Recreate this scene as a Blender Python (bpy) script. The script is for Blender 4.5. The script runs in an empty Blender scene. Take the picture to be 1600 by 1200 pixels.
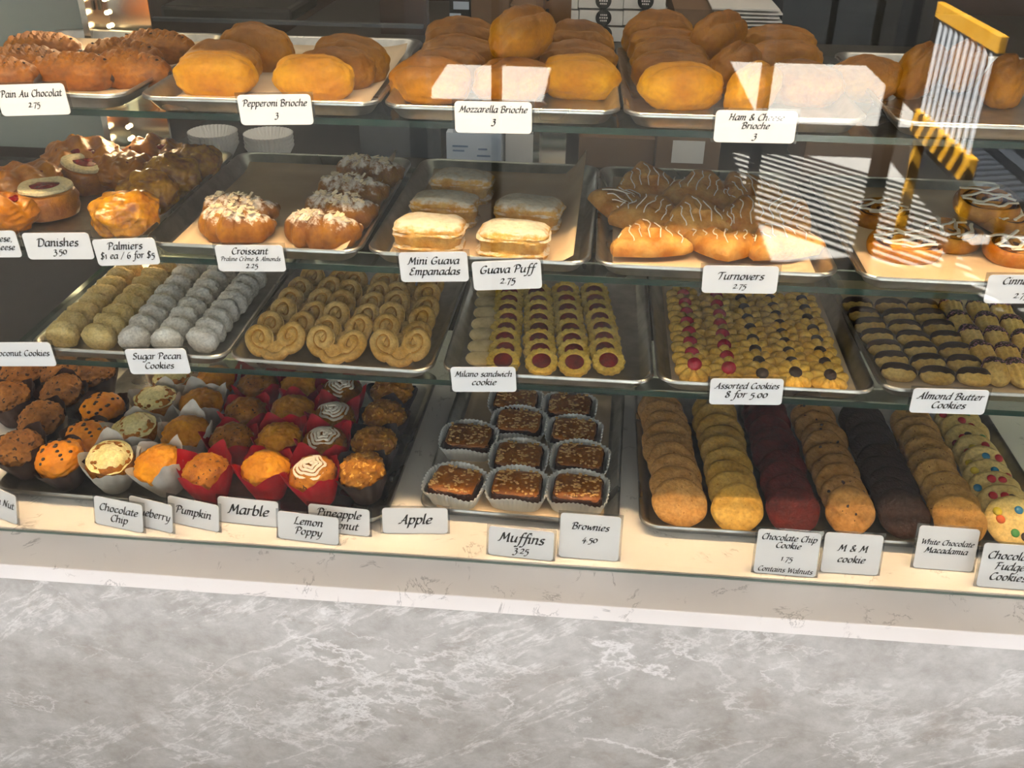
import bpy, bmesh, math, random
from math import sin, cos, pi, radians as R
from mathutils import Vector, Matrix, Euler, noise
D = bpy.data; S = bpy.context.scene; COL = S.collection
random.seed(7)

# ------------------------------------------------------------------ camera
F, YAW, PIT, ROL = 1532.5, -.0816, .5256, .0131
CAM = Vector((0, -1.2033, 1.0319))
_f = Vector((sin(YAW)*cos(PIT), cos(YAW)*cos(PIT), -sin(PIT)))
_r0 = Vector((cos(YAW), -sin(YAW), 0)); _u0 = _r0.cross(_f)
_r = _r0*cos(ROL) + _u0*sin(ROL); _u = _u0*cos(ROL) - _r0*sin(ROL)
cd = D.cameras.new('camera'); cd.sensor_width = 36; cd.lens = F/1600*36; cd.clip_start = .02; cd.clip_end = 200
co = D.objects.new('camera', cd); COL.objects.link(co)
co.matrix_world = Matrix(((_r.x, _u.x, -_f.x, CAM.x), (_r.y, _u.y, -_f.y, CAM.y), (_r.z, _u.z, -_f.z, CAM.z), (0, 0, 0, 1)))
S.camera = co
def ray(px, py): return _f + _r*((px-800)/F) - _u*((py-600)/F)
def at(px, py, z):                       # point of height z seen at a pixel
    d = ray(px, py); return CAM + d*((z-CAM.z)/d.z)
def aty(px, py, y):                      # point of depth y seen at a pixel
    d = ray(px, py); return CAM + d*((y-CAM.y)/d.y)

# ------------------------------------------------------------------ world, sun, lights, exposure
S.view_settings.view_transform = 'Standard'; S.view_settings.look = 'None'
S.view_settings.exposure = 0.0; S.view_settings.gamma = 1; S.view_settings.use_curve_mapping = False
W = D.worlds.new('world'); S.world = W; W.use_nodes = True
bg = W.node_tree.nodes['Background']; bg.inputs[0].default_value = (.62, .78, 1, 1); bg.inputs[1].default_value = 1.0
def lamp(name, kind, loc, rot, energy, color, **kw):
    l = D.lights.new(name, kind); l.energy = energy; l.color = color
    for k, v in kw.items(): setattr(l, k, v)
    o = D.objects.new(name, l); COL.objects.link(o); o.location = loc; o.rotation_euler = rot; return o
SD = Vector((.5, -.15, -.85)).normalized()          # the way sunlight travels
lamp('sun', 'SUN', (-6, 2, 8), SD.to_track_quat('-Z', 'Y').to_euler(), 132, (1, .98, .96), angle=R(.3))
WARM = (1, .70, .40)
# warm LED strip along the top front edge of the case, ceiling lamps, added fill lamp out in front
lamp('case_strip_light', 'AREA', (-.15, .018, .98), (R(4), 0, 0), 10.5, (1, .69, .38), shape='RECTANGLE', size=2.8, size_y=.012, spread=R(95))
lamp('ceiling_light', 'AREA', (-.3, -.9, 2.02), (0, 0, 0), 9, (1, .94, .87), shape='RECTANGLE', size=3.5, size_y=.6)
lamp('staff_ceiling_light', 'AREA', (0, .9, 2.15), (0, 0, 0), 12, (1, .86, .68), shape='RECTANGLE', size=2.4, size_y=.5)
lamp('front_fill_light', 'AREA', (.3, -6.2, 1.15), (R(90), 0, 0), 150, (.86, .92, 1), shape='RECTANGLE', size=7, size_y=1.8)  # added fill standing in for daylight, set clear of the glass reflection

# ------------------------------------------------------------------ materials
def lin(c): c = c/255; return c/12.92 if c <= .04045 else ((c+.055)/1.055)**2.4
def hx(h): h = h.lstrip('#'); return tuple(lin(int(h[i:i+2], 16)) for i in (0, 2, 4))+(1,)
MATS = {}
class NT:
    def __init__(s, name):
        m = D.materials.new(name); m.use_nodes = True; s.m = m; s.t = m.node_tree; s.t.nodes.clear()
        s.out = s.n('ShaderNodeOutputMaterial'); MATS[name] = m
    def n(s, k, **kw):
        x = s.t.nodes.new(k)
        for a, v in kw.items(): setattr(x, a, v)
        return x
    def l(s, a, b): s.t.links.new(a, b)
    def math(s, op, a, b=None, clamp=False):
        x = s.n('ShaderNodeMath', operation=op, use_clamp=clamp)
        for i, v in enumerate((a, b)):
            if v is None: continue
            if hasattr(v, 'links'): s.l(v, x.inputs[i])
            else: x.inputs[i].default_value = v
        return x.outputs[0]
    def coords(s, obj=True):
        tc = s.n('ShaderNodeTexCoord'); oi = s.n('ShaderNodeObjectInfo')
        ad = s.n('ShaderNodeVectorMath', operation='ADD'); mu = s.n('ShaderNodeMath', operation='MULTIPLY'); mu.inputs[1].default_value = 3.7
        s.l(oi.outputs['Random'], mu.inputs[0]); s.l(tc.outputs['Object'], ad.inputs[0]); s.l(mu.outputs[0], ad.inputs[1])
        s.tc = tc; s.oi = oi; return ad.outputs[0]
    def noise(s, vec, scale, detail=4, rough=.55, dist=0):
        x = s.n('ShaderNodeTexNoise'); x.inputs['Scale'].default_value = scale; x.inputs['Detail'].default_value = detail
        x.inputs['Roughness'].default_value = rough; x.inputs['Distortion'].default_value = dist; s.l(vec, x.inputs['Vector']); return x.outputs['Fac']
    def ramp(s, fac, stops):
        x = s.n('ShaderNodeValToRGB'); e = x.color_ramp.elements
        for i, (p, c) in enumerate(stops):
            q = e[i] if i < 2 else e.new(p)
            q.position = p; q.color = hx(c) if isinstance(c, str) else c
        s.l(fac, x.inputs[0]); return x.outputs[0]
    def mix(s, fac, a, b, mode='MIX'):
        x = s.n('ShaderNodeMix', data_type='RGBA', blend_type=mode)
        for v, i in ((fac, 0), (a, 6), (b, 7)):
            if hasattr(v, 'links'): s.l(v, x.inputs[i])
            else: x.inputs[i].default_value = hx(v) if isinstance(v, str) else v
        return x.outputs[2]
    def bsdf(s, col, rough=.6, bump=None, bs=.3, bd=.002, **kw):
        b = s.n('ShaderNodeBsdfPrincipled')
        if hasattr(col, 'links'): s.l(col, b.inputs['Base Color'])
        else: b.inputs['Base Color'].default_value = hx(col) if isinstance(col, str) else col
        if hasattr(rough, 'links'): s.l(rough, b.inputs['Roughness'])
        else: b.inputs['Roughness'].default_value = rough
        for k, v in kw.items(): b.inputs[k.replace('_', ' ')].default_value = v
        if bump is not None:
            bn = s.n('ShaderNodeBump'); bn.inputs['Strength'].default_value = bs; bn.inputs['Distance'].default_value = bd
            s.l(bump, bn.inputs['Height']); s.l(bn.outputs[0], b.inputs['Normal'])
        s.l(b.outputs[0], s.out.inputs[0]); return b
def plain(name, c, rough=.6, **kw): t = NT(name); t.bsdf(c, rough, **kw); return t.m
def food(name, lo, hi, scale=40, rough=.6, bs=.35, fine=220, specks=None, sp_scale=260, sp_cut=.66, top=None, tz=(.0, .05), gloss=.35, sugar=None, sug=(.45, .6)):
    t = NT(name); v = t.coords(); n1 = t.noise(v, scale, 4, .6); n2 = t.noise(v, fine, 3, .6)
    c = t.ramp(n1, [(.32, lo), (.68, hi)])
    if top:
        sx = t.n('ShaderNodeSeparateXYZ'); t.l(t.tc.outputs['Object'], sx.inputs[0])
        mr = t.n('ShaderNodeMapRange'); mr.inputs[1].default_value, mr.inputs[2].default_value = tz; t.l(sx.outputs[2], mr.inputs[0])
        k = t.math('MULTIPLY', mr.outputs[0], t.math('MULTIPLY', n1, 1.7), True); c = t.mix(k, c, top)
    if specks:
        n3 = t.noise(v, sp_scale, 2, .5); c = t.mix(t.ramp(n3, [(sp_cut, '000000'), (sp_cut+.04, 'ffffff')]), c, specks)
    if sugar:
        sx = t.n('ShaderNodeSeparateXYZ'); t.l(t.tc.outputs['Normal'], sx.inputs[0])
        k = t.math('ADD', sx.outputs[2], t.math('MULTIPLY', t.math('SUBTRACT', t.noise(v, 90, 5, .7), .5), 1.6))
        mr = t.n('ShaderNodeMapRange'); mr.inputs[1].default_value, mr.inputs[2].default_value = sug; t.l(k, mr.inputs[0]); c = t.mix(mr.outputs[0], c, sugar)
    c = t.mix(.5 if fine > 125 else .3, c, t.ramp(n2, [(.3, 'a0a0a0'), (.62, 'ffffff')]), 'MULTIPLY')
    hsv = t.n('ShaderNodeHueSaturation'); hsv.inputs['Saturation'].default_value = 1.1; t.l(c, hsv.inputs['Color'])
    t.l(t.math('ADD', t.math('MULTIPLY', t.oi.outputs['Random'], .25), .87), hsv.inputs['Value'])
    t.bsdf(hsv.outputs[0], rough, n2, min(1, bs*1.5), .002, Specular_IOR_Level=gloss); return t.m
M = {}
M['bun'] = food('bun_crust', '9c621c', 'c48a34', 22, .5, .5, 120, top='66380f', tz=(.004, .040), gloss=.4)
M['bunpale'] = food('bun_crust_golden', 'bd8026', 'dba848', 18, .5, .45, 120, top='7c481a', tz=(.012, .046), gloss=.4)
M['pain'] = food('pain_crust', '7a4411', 'b0702a', 30, .5, .4, 160, gloss=.4)
M['choc'] = food('dark_chocolate', '241310', '3a211a', 60, .4, .3, 200, gloss=.5)
M['danish'] = food('danish_crust', '8a4d16', 'c98732', 26, .3, .4, 120, gloss=.6)
M['glazed'] = food('glazed_flaky_pastry', '8a5220', 'd19a45', 45, .22, .8, 90, gloss=.7)
M['cream'] = food('cream_filling', 'eadbae', 'f3e8c4', 30, .5, .2)
M['jam'] = food('red_jam', '5e0c12', '93171c', 50, .2, .2, gloss=.6)
M['croissant'] = food('croissant_crust', '6f3f12', 'a2702f', 34, .5, .6, 120, sugar='e9e0d6', sug=(.62, .95))
M['flake'] = plain('almond_flake', 'e6d3b0', .6)
M['puff'] = food('puff_pastry', 'c48f48', 'e4c07e', 34, .6, .5, 120, sugar='e6dccb', sug=(.45, .95))
M['turnover'] = food('turnover_crust', 'b06f30', 'dcae6c', 30, .5, .5, 110)
M['icing'] = plain('white_icing', 'efe2cf', .35)
M['cinnamon'] = food('cinnamon_roll_dough', 'a5622a', 'd19a55', 26, .5, .4, 120)
M['filling'] = food('cinnamon_filling', '3a1d12', '5a2f1c', 60, .5, .4)
M['coconut'] = food('coconut_cookie', 'dcbd7c', 'eed7a0', 50, .8, .4, 260)
M['pecan'] = food('sugar_dusted_cookie', 'ebe3db', 'fbf7f2', 45, .9, .4, 240)
M['palmier'] = food('palmier_dough', 'cf9f58', 'e8c384', 40, .6, .5, 200)
M['palmier2'] = food('palmier_caramel', 'a87436', 'c4924f', 60, .5, .5, 200)
M['milano'] = food('pale_biscuit', 'e0c391', 'efd8aa', 30, .7, .2, 60)
M['linzer'] = food('butter_cookie', 'd9b054', 'ecca74', 40, .7, .4, 220)
M['spritz'] = food('piped_butter_cookie', 'd0a04c', 'e6be6c', 40, .65, .3, 200)
M['cherry'] = food('glazed_cherry', '9c0f28', 'c2183a', 40, .2, .1, gloss=.6)
M['butter'] = food('almond_butter_cookie', 'd2a860', 'e8c888', 34, .7, .3, 200)
M['sprinkle'] = food('sprinkled_chocolate', '24120f', '3a1d1a', 40, .5, .9, 220, specks='c98fa6', sp_scale=330, sp_cut=.56)
M['brownie'] = food('brownie_crumb', '2a1610', '432519', 70, .8, .9, 200)
M['caramel'] = food('caramel_nut_topping', '8a4e1c', 'b06a2a', 50, .35, .9, 150, specks='d0a868', sp_scale=110, sp_cut=.66, gloss=.5)
M['crumb'] = plain('chopped_nuts', 'c99c5a', .7)
M['paper'] = plain('white_fluted_paper', 'e9e6e1', .8)
M['wrapw'] = food('white_wrapper', 'd5cfc4', 'e4dfd6', 14, .7, .3, 40)
M['wrapr'] = food('red_wrapper', '9c1a24', 'c8313a', 14, .6, .3, 40)
M['wrapd'] = food('dark_brown_wrapper', '2e201d', '42302c', 14, .6, .3, 40)
M['muf_or'] = food('orange_muffin_top', 'c0792a', 'e0a04c', 40, .6, 1, 110)
M['muf_br'] = food('brown_muffin_top', '8d5424', 'bd8040', 40, .6, 1, 110, specks='3a2010', sp_scale=160, sp_cut=.64)
M['muf_nut'] = food('nut_muffin_top', '6a4426', '96683c', 40, .7, 1, 110, specks='2c1a10', sp_scale=110, sp_cut=.6)
M['muf_cr'] = food('crumble_muffin_top', '8a5526', 'b98140', 60, .7, 1.2, 90, specks='dba860', sp_scale=140, sp_cut=.6)
M['muf_ch'] = food('golden_muffin_top', 'b8691f', 'd98f35', 30, .5, .6, 100)
M['cremetop'] = food('cream_icing', 'e6d79c', 'f2e7b8', 30, .45, .3)
M['ck_sugar'] = food('tan_cookie', 'c9935a', 'dcab70', 50, .75, .8, 180, specks='9c6a3a', sp_scale=190, sp_cut=.68)
M['ck_lemon'] = food('golden_cookie', 'd0a055', 'e4bb70', 30, .7, .5, 150, specks='a8763a', sp_scale=190, sp_cut=.7)
M['ck_red'] = food('red_velvet_cookie', '4c1313', '6a2220', 40, .7, .8, 150)
M['ck_oat'] = food('oatmeal_cookie', 'ad7c4a', 'cc9c66', 60, .8, 1.2, 130, specks='4a2c1c', sp_scale=80, sp_cut=.68)
M['ck_dark'] = food('dark_chocolate_cookie', '24130f', '331c16', 40, .7, .8, 150)
M['ck_mac'] = food('macadamia_cookie', 'b98a52', 'd1a468', 40, .75, .8, 150, specks='7c5230', sp_scale=150, sp_cut=.68)
M['ck_candy'] = food('pale_cookie', 'd9b878', 'ecd095', 30, .7, .5, 150)
for k, c in (('red', 'b8202c'), ('blue', '2a7ca8'), ('yellow', 'e0c030'), ('orange', 'd8622a'), ('green', '3f8a48'), ('brown', '3a1f16')): M['candy_'+k] = plain('candy_shell_'+k, c, .3)
M['raisin'] = plain('raisin', '2b1712', .5)
M['chip'] = plain('chocolate_chip', '2a1712', .4)
M['card'] = plain('white_card_paper', 'dfe1e9', .45)
M['ink'] = plain('black_ink', '17171a', .6)
M['dark'] = plain('dark_interior', '1d1b1b', .7)
M['chrome'] = plain('chrome', 'b8b4ae', .16, Metallic=1)
M['black'] = plain('black_print', '20201f', .7)
M['kraft'] = plain('kraft_cardboard', '6f543c', .8)
M['whitebox'] = plain('white_cardboard', 'd4cec7', .7)
M['greywall'] = plain('grey_wall_paint', '767c76', .7)
M['brownpanel'] = food('brown_wood_panel', '3a2c24', '4a382d', 6, .6, .1)
M['board'] = plain('dark_shelf_board', '3c3833', .5)
M['wood'] = food('light_wood', 'c8923f', 'dcab5a', 9, .5, .1)
M['whitemetal'] = plain('white_metal', 'e8ebee', .4)
M['bluepaper'] = plain('pale_printed_paper', 'b9c2cf', .7)
M['pave'] = food('pale_pavement', 'c4bfb6', 'd8d4cc', 2, .9, .2, 30)
M['asphalt'] = plain('dark_asphalt', '2c2d30', .9)
M['indoor_floor'] = food('floor_tile', '84868a', '989a9e', 2, .6, .1)
M['shopwall'] = plain('shop_wall_paint', 'b9b4ac', .8)
M['ceil'] = plain('ceiling_paint', 'd8d5d0', .9)
M['frame'] = plain('dark_window_frame', '33363a', .4)

def metal_tray():
    t = NT('aluminium_tray'); v = t.coords(); n = t.noise(v, 30, 4, .6); n2 = t.noise(v, 6, 2)
    t.bsdf(t.ramp(n, [(.3, 'a9a7a3'), (.7, 'c9c7c2')]), t.ramp(n2, [(.3, (.24,)*3+(1,)), (.7, (.4,)*3+(1,))]), n, .05, .001, Metallic=1); return t.m
M['tray'] = metal_tray()
def parchment():
    t = NT('parchment_paper'); v = t.coords(); n = t.noise(v, 9, 3)
    b = t.bsdf(t.ramp(n, [(.3, 'c8ad8c'), (.7, 'd8c0a0')]), .55, n, .1, .004); return t.m
M['parchment'] = parchment()
def clear(name, tint, ior=1.5, rough=0.0, boost=1.0):
    t = NT(name); tr = t.n('ShaderNodeBsdfTransparent'); tr.inputs[0].default_value = hx(tint)
    g = t.n('ShaderNodeBsdfGlossy'); g.inputs['Roughness'].default_value = rough
    lw = t.n('ShaderNodeLayerWeight'); lw.inputs[0].default_value = .5; f0 = ((ior-1)/(ior+1))**2*boost
    fr = t.math('ADD', t.math('MULTIPLY', t.math('POWER', lw.outputs['Facing'], 5), 1-f0), f0, True)
    mx = t.n('ShaderNodeMixShader'); t.l(fr, mx.inputs[0]); t.l(tr.outputs[0], mx.inputs[1]); t.l(g.outputs[0], mx.inputs[2]); t.l(mx.outputs[0], t.out.inputs[0]); return t.m
M['glass'] = clear('clear_front_glass', 'fafcfb')
M['shelfglass'] = clear('shelf_glass', 'e2eae6')
M['plastic'] = clear('clear_plastic', 'e6e8ea', 1.45, .05)
M['edge'] = plain('green_glass_edge', '0b2a22', .15)
M['sealant'] = plain('grey_green_sealant', '6f7c72', .3)
t = NT('led_glow'); e = t.n('ShaderNodeEmission'); e.inputs[0].default_value = (1, .72, .36, 1); e.inputs[1].default_value = 30; t.l(e.outputs[0], t.out.inputs[0]); M['led'] = t.m

def quartz():
    t = NT('white_quartz'); v = t.coords()
    n = t.noise(v, 9, 6, .65, 1.2); a = t.math('ABSOLUTE', t.math('SUBTRACT', n, .5))
    m = t.noise(v, 19, 3, .5); big = t.noise(v, 3.2, 3)
    vein = t.ramp(a, [(.0, 'ffffff'), (.016, '000000')]); msk = t.ramp(m, [(.55, '000000'), (.63, 'ffffff')])
    k = t.math('MULTIPLY', t.math('MULTIPLY', vein, msk), .55)
    base = t.ramp(big, [(.3, 'e2dad4'), (.7, 'ece6e2')])
    t.bsdf(t.mix(k, base, '6f6662'), .14, Specular_IOR_Level=.5); return t.m
M['quartz'] = quartz()
def marble():
    t = NT('grey_marble'); v = t.coords()
    def warp(sc, am, seed):
        nn = t.n('ShaderNodeTexNoise'); nn.inputs['Scale'].default_value = sc; nn.inputs['Detail'].default_value = 5; t.l(v, nn.inputs['Vector'])
        s_ = t.n('ShaderNodeVectorMath', operation='SCALE'); s_.inputs['Scale'].default_value = am; t.l(nn.outputs['Color'], s_.inputs[0])
        a = t.n('ShaderNodeVectorMath', operation='ADD'); t.l(v, a.inputs[0]); t.l(s_.outputs[0], a.inputs[1])
        m = t.n('ShaderNodeMapping'); m.inputs['Location'].default_value = (seed, 0, seed*2); m.inputs['Rotation'].default_value = (0, -.7, 0); m.inputs['Scale'].default_value = (1, 1, 1.7); t.l(a.outputs[0], m.inputs[0]); return m.outputs[0]
    cloud = t.noise(warp(2.5, .18, 0), 4.2, 10, .72); grit = t.noise(v, 22, 10, .78); patch = t.noise(warp(7, .12, 4), 11, 6, .7)
    base = t.ramp(cloud, [(.30, '8b8781'), (.46, '9f9b95'), (.58, 'adaaa5'), (.72, 'c2c0bc')])
    base = t.mix(.5, base, t.ramp(grit, [(.30, '7e7972'), (.5, 'a8a49e'), (.70, 'cac8c4')])); base = t.mix(.28, base, t.ramp(patch, [(.36, '8a7e72'), (.64, 'cac6c1')]))
    def ridge(vec, sc, wid, rough=.66, det=9): return t.ramp(t.math('ABSOLUTE', t.math('SUBTRACT', t.noise(vec, sc, det, rough), .5)), [(0, 'ffffff'), (wid, '000000')])
    m1 = t.ramp(t.noise(v, 2.3, 2), [(.45, '000000'), (.60, 'ffffff')]); m2 = t.ramp(t.noise(v, 6, 3), [(.44, '000000'), (.60, 'ffffff')])
    c = t.mix(t.math('MULTIPLY', t.math('MULTIPLY', ridge(warp(2, .1, 1), 1.25, .011), m1), .7), base, 'e2dfdc')
    c = t.mix(t.math('MULTIPLY', t.math('MULTIPLY', ridge(warp(3, .1, 5), 3.3, .011), m2), .6), c, 'dedbd8')
    mp = t.n('ShaderNodeMapping'); mp.inputs['Rotation'].default_value = (0, .62, 0); mp.inputs['Scale'].default_value = (1.9, 1, .42); t.l(warp(5, .07, 9), mp.inputs[0])
    c = t.mix(t.math('MULTIPLY', t.math('MULTIPLY', ridge(mp.outputs[0], 1.7, .014), t.ramp(grit, [(.38, '000000'), (.58, 'ffffff')])), .6), c, 'dfdcd8')
    br = t.ramp(t.noise(warp(6, .12, 8), 9, 6, .7), [(.56, '000000'), (.68, 'ffffff')]); c = t.mix(t.math('MULTIPLY', br, .4), c, '93867a')
    sp = t.ramp(t.noise(v, 24, 4, .6), [(.69, '000000'), (.78, 'ffffff')]); c = t.mix(t.math('MULTIPLY', sp, .5), c, '7d6e61')
    t.bsdf(c, .28, Specular_IOR_Level=.4); return t.m
M['marble'] = marble()

# ------------------------------------------------------------------ object helpers
def tag(o, label=None, cat=None, group=None, kind=None):
    for k, v in (('label', label), ('category', cat), ('group', group), ('kind', kind)):
        if v: o[k] = v
    return o
def mesh(bm, mats, smooth=True, name='shape'):
    bmesh.ops.recalc_face_normals(bm, faces=bm.faces)
    me = D.meshes.new(name); bm.to_mesh(me); bm.free()
    for m in (mats if isinstance(mats, (list, tuple)) else [mats]): me.materials.append(m)
    if smooth:
        me.polygons.foreach_set('use_smooth', [True]*len(me.polygons))
        try: me.set_sharp_from_angle(angle=R(42))
        except Exception: pass
    return me
def link(name, me, loc=(0, 0, 0), rot=(0, 0, 0), parent=None, sc=None):
    o = D.objects.new(name, me); COL.objects.link(o); o.location = loc; o.rotation_euler = rot
    if sc: o.scale = (sc,)*3 if not isinstance(sc, tuple) else sc
    if parent: o.parent = parent
    return o
PROTO = {}
def proto(kind, name, parts):            # parts: [(part name, mesh)], the first is the thing itself
    PROTO[kind] = []
    for v in parts:
        root = D.objects.new(name, v[0][1]); kids = []
        for pn, me, *kd in v[1:]:
            c = D.objects.new(pn, me)
            if kd and kd[0]: c['kind'] = kd[0]
            if len(kd) > 1 and kd[1]: c['label'] = kd[1]
            kids.append(c)
        PROTO[kind].append((root, kids))
def put(kind, loc, rot=(0, 0, 0), label=None, cat=None, group=None, sc=None, v=None):
    vs = PROTO[kind]; root, kids = vs[(random.randrange(len(vs)) if v is None else v) % len(vs)]
    o = root.copy(); COL.objects.link(o); o.location = loc; o.rotation_euler = rot
    if sc: o.scale = (sc,)*3 if not isinstance(sc, tuple) else sc
    for k in kids:
        c = k.copy(); COL.objects.link(c); c.parent = o
    return tag(o, label, cat, group)
def box(bm, c, s, rot=None, bev=0, mi=0):
    r = bmesh.ops.create_cube(bm, size=1); vs = r['verts']
    m = Matrix.Translation(c) @ (rot.to_matrix().to_4x4() if rot else Matrix()) @ Matrix.Diagonal((*s, 1))
    bmesh.ops.transform(bm, matrix=m, verts=vs)
    fs = {f for v in vs for f in v.link_faces}
    if bev:
        es = list({e for v in vs for e in v.link_edges}); q = bmesh.ops.bevel(bm, geom=es, offset=bev, segments=2, affect='EDGES', profile=.5); fs = set(q['faces']) | {f for f in fs if f.is_valid}
    for f in fs:
        if f.is_valid: f.material_index = mi
def boxmesh(c, s, mat, bev=0, rot=None): bm = bmesh.new(); box(bm, c, s, rot, bev); return mesh(bm, mat, False)
def thingbox(name, c, s, mat, label, cat, group=None, kind=None, bev=0):
    bm = bmesh.new(); box(bm, (0, 0, s[2]/2), s, None, bev); return tag(link(name, mesh(bm, mat, False), (c[0], c[1], c[2]-s[2]/2)), label, cat, group, kind)
def tube(bm, pts, rad, seg=8, closed=False, mi=0, flat=1.0, up=None):
    P_ = [Vector(p) for p in pts]; n = len(P_); rings = []
    rf = rad if callable(rad) else (lambda t: rad)
    for i, p in enumerate(P_):
        a = P_[(i-1) % n] if (closed or i > 0) else P_[i]; b = P_[(i+1) % n] if (closed or i < n-1) else P_[i]
        t = (b-a).normalized(); ref = up or Vector((0, 0, 1))
        if abs(t.dot(ref)) > .98: ref = Vector((1, 0, 0))
        s = t.cross(ref).normalized(); w = s.cross(t); r = rf(i/max(1, n-1))
        rings.append([bm.verts.new(p + s*cos(2*pi*k/seg)*r + w*sin(2*pi*k/seg)*r*flat) for k in range(seg)])
    for i in range(n if closed else n-1):
        A, B = rings[i], rings[(i+1) % n]
        for k in range(seg): bm.faces.new((A[k], A[(k+1) % seg], B[(k+1) % seg], B[k])).material_index = mi
    if not closed:
        for q in (rings[0], rings[-1]): bm.faces.new(q).material_index = mi
def lathe(bm, prof, seg=32, fn=None, cap0=True, cap1=True, mi=0):
    rings = []
    for r, z in prof:
        ring = []
        for k in range(seg):
            a = 2*pi*k/seg; p = Vector((r*cos(a), r*sin(a), z))
            ring.append(bm.verts.new(fn(p, a, r) if fn else p))
        rings.append(ring)
    for A, B in zip(rings, rings[1:]):
        for k in range(seg): bm.faces.new((A[k], A[(k+1) % seg], B[(k+1) % seg], B[k])).material_index = mi
    for c, q in ((cap0, rings[0]), (cap1, rings[-1])):
        if c: bm.faces.new(q).material_index = mi
def nz(p, s, seed=0): return noise.noise(Vector((p.x*s+seed*7.3, p.y*s+seed*3.1, p.z*s-seed*5.7)))
def blob(a, b, c, sub=4, amp=.05, fs=14, seed=0, flat=.35, ex=1.0, fn=None, bm=None, off=(0, 0, 0), mi=0):
    bm = bm or bmesh.new(); r = bmesh.ops.create_icosphere(bm, subdivisions=sub, radius=1); vs = r['verts']
    for v in vs:
        p = v.co.copy()
        if ex != 1: p = Vector([math.copysign(abs(t)**ex, t) for t in p])
        d = 1 + amp*nz(p, 1.6, seed) + amp*.5*nz(p, 4.5, seed+3)
        p = Vector((p.x*a*d, p.y*b*d, p.z*c*d))
        if fn: p = fn(p)
        if p.z < -c*flat: p.z = -c*flat + (p.z+c*flat)*.12
        v.co = p + Vector(off)
    for f in {f for v in vs for f in v.link_faces}: f.material_index = mi
    return bm
def rrect(w, d, r, seg=5):
    pts = []
    for cx, cy, a0 in ((w/2-r, d/2-r, 0), (-w/2+r, d/2-r, 90), (-w/2+r, -d/2+r, 180), (w/2-r, -d/2+r, 270)):
        for k in range(seg+1): a = R(a0+90*k/seg); pts.append((cx+r*cos(a), cy+r*sin(a)))
    return pts
def loft(bm, rings, cap0=True, cap1=True, mi=0):
    V = [[bm.verts.new(p) for p in r] for r in rings]; n = len(V[0])
    for A, B in zip(V, V[1:]):
        for k in range(n): bm.faces.new((A[k], A[(k+1) % n], B[(k+1) % n], B[k])).material_index = mi
    if cap0: bm.faces.new(V[0]).material_index = mi
    if cap1: bm.faces.new(V[-1]).material_index = mi
def plank(name, a, b, size, mat, parent=None):      # a straight bar from a to b
    a, b = Vector(a), Vector(b); bm = bmesh.new(); d = b-a
    box(bm, (a+b)/2, (size[0], size[1], d.length), Vector((0, 0, 1)).rotation_difference(d).to_euler()); return link(name, mesh(bm, mat, False), parent=parent)
ORD = 'first second third fourth fifth sixth seventh eighth ninth tenth eleventh twelfth thirteenth'.split()

# ------------------------------------------------------------------ setting
ZS = {1: .6828, 2: .4766, 3: .2823, 0: .025}        # tray rim heights
ZB = {k: z-.0235 for k, z in ZS.items()}             # inside tray floors
YS = {1: .1536, 2: .1146, 3: .1224, 0: .0914}        # tray fronts
SF = {1: .166, 2: .120, 3: .131}                     # glass shelf fronts
FLOOR = -.62
def struct(name, c, s, mat): o = link(name, boxmesh(c, s, mat)); o['kind'] = 'structure'; return o
struct('floor', (0, .5, FLOOR-.05), (8.4, 4.2, .1), M['indoor_floor'])
struct('ceiling', (0, 1.28, 2.25), (8.4, 2.64, .1), M['ceil'])
struct('wall_back', (0, 2.6, .8), (8.4, .1, 3), M['brownpanel'])
struct('wall_left', (-4.15, .5, .8), (.1, 4.2, 3), M['shopwall'])
struct('wall_right', (4.15, .5, .8), (.1, 4.2, 3), M['shopwall'])
# ------------------------------------------------------------------ counter and case
bm = bmesh.new(); box(bm, (0, .36, -.015), (3.6, .8828, .03), None, .0015)
tag(link('stone_countertop', mesh(bm, M['quartz'], False)), 'white veined quartz counter slab the pastry case stands on', 'countertop')
bm = bmesh.new(); box(bm, (0, -.062, (FLOOR-.03)/2), (3.6, .02, abs(FLOOR)-.03-.002))
tag(link('marble_counter_front', mesh(bm, M['marble'], False)), 'grey veined marble panel facing the front of the counter', 'counter panel')
tag(link('counter_cabinet', boxmesh((0, .4, (FLOOR-.03)/2), (3.6, .78, abs(FLOOR)-.032), M['dark'])), 'dark cabinet body under the white counter slab', 'cabinet')
bm = bmesh.new(); box(bm, (0, .004, .71), (3.4, .008, 1.416))
o = tag(link('front_glass', mesh(bm, [M['glass']], False)), 'clear upright glass pane closing the front of the pastry case', 'glass pane')
link('bottom_edge', boxmesh((0, -.0012, .0018), (3.4, .002, .003), M['sealant']), parent=o)
tag(link('case_top', boxmesh((0, .06, 1.43), (3.4, .14, .02), M['frame'])), 'dark top panel of the pastry case above the shelves', 'panel')
for k, nm in ((1, 'top'), (2, 'second'), (3, 'third')):
    z = ZS[k]-.0262; bm = bmesh.new(); box(bm, (.05, SF[k]+.235, z-.005), (2.0, .47, .0095))
    for f in bm.faces: f.material_index = 1 if abs(f.normal.z) < .5 else 0
    tag(link('glass_shelf', mesh(bm, [M['shelfglass'], M['edge']], False)), f'clear glass shelf with a green front edge, {nm} one from above, under the trays', 'shelf', None)
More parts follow.
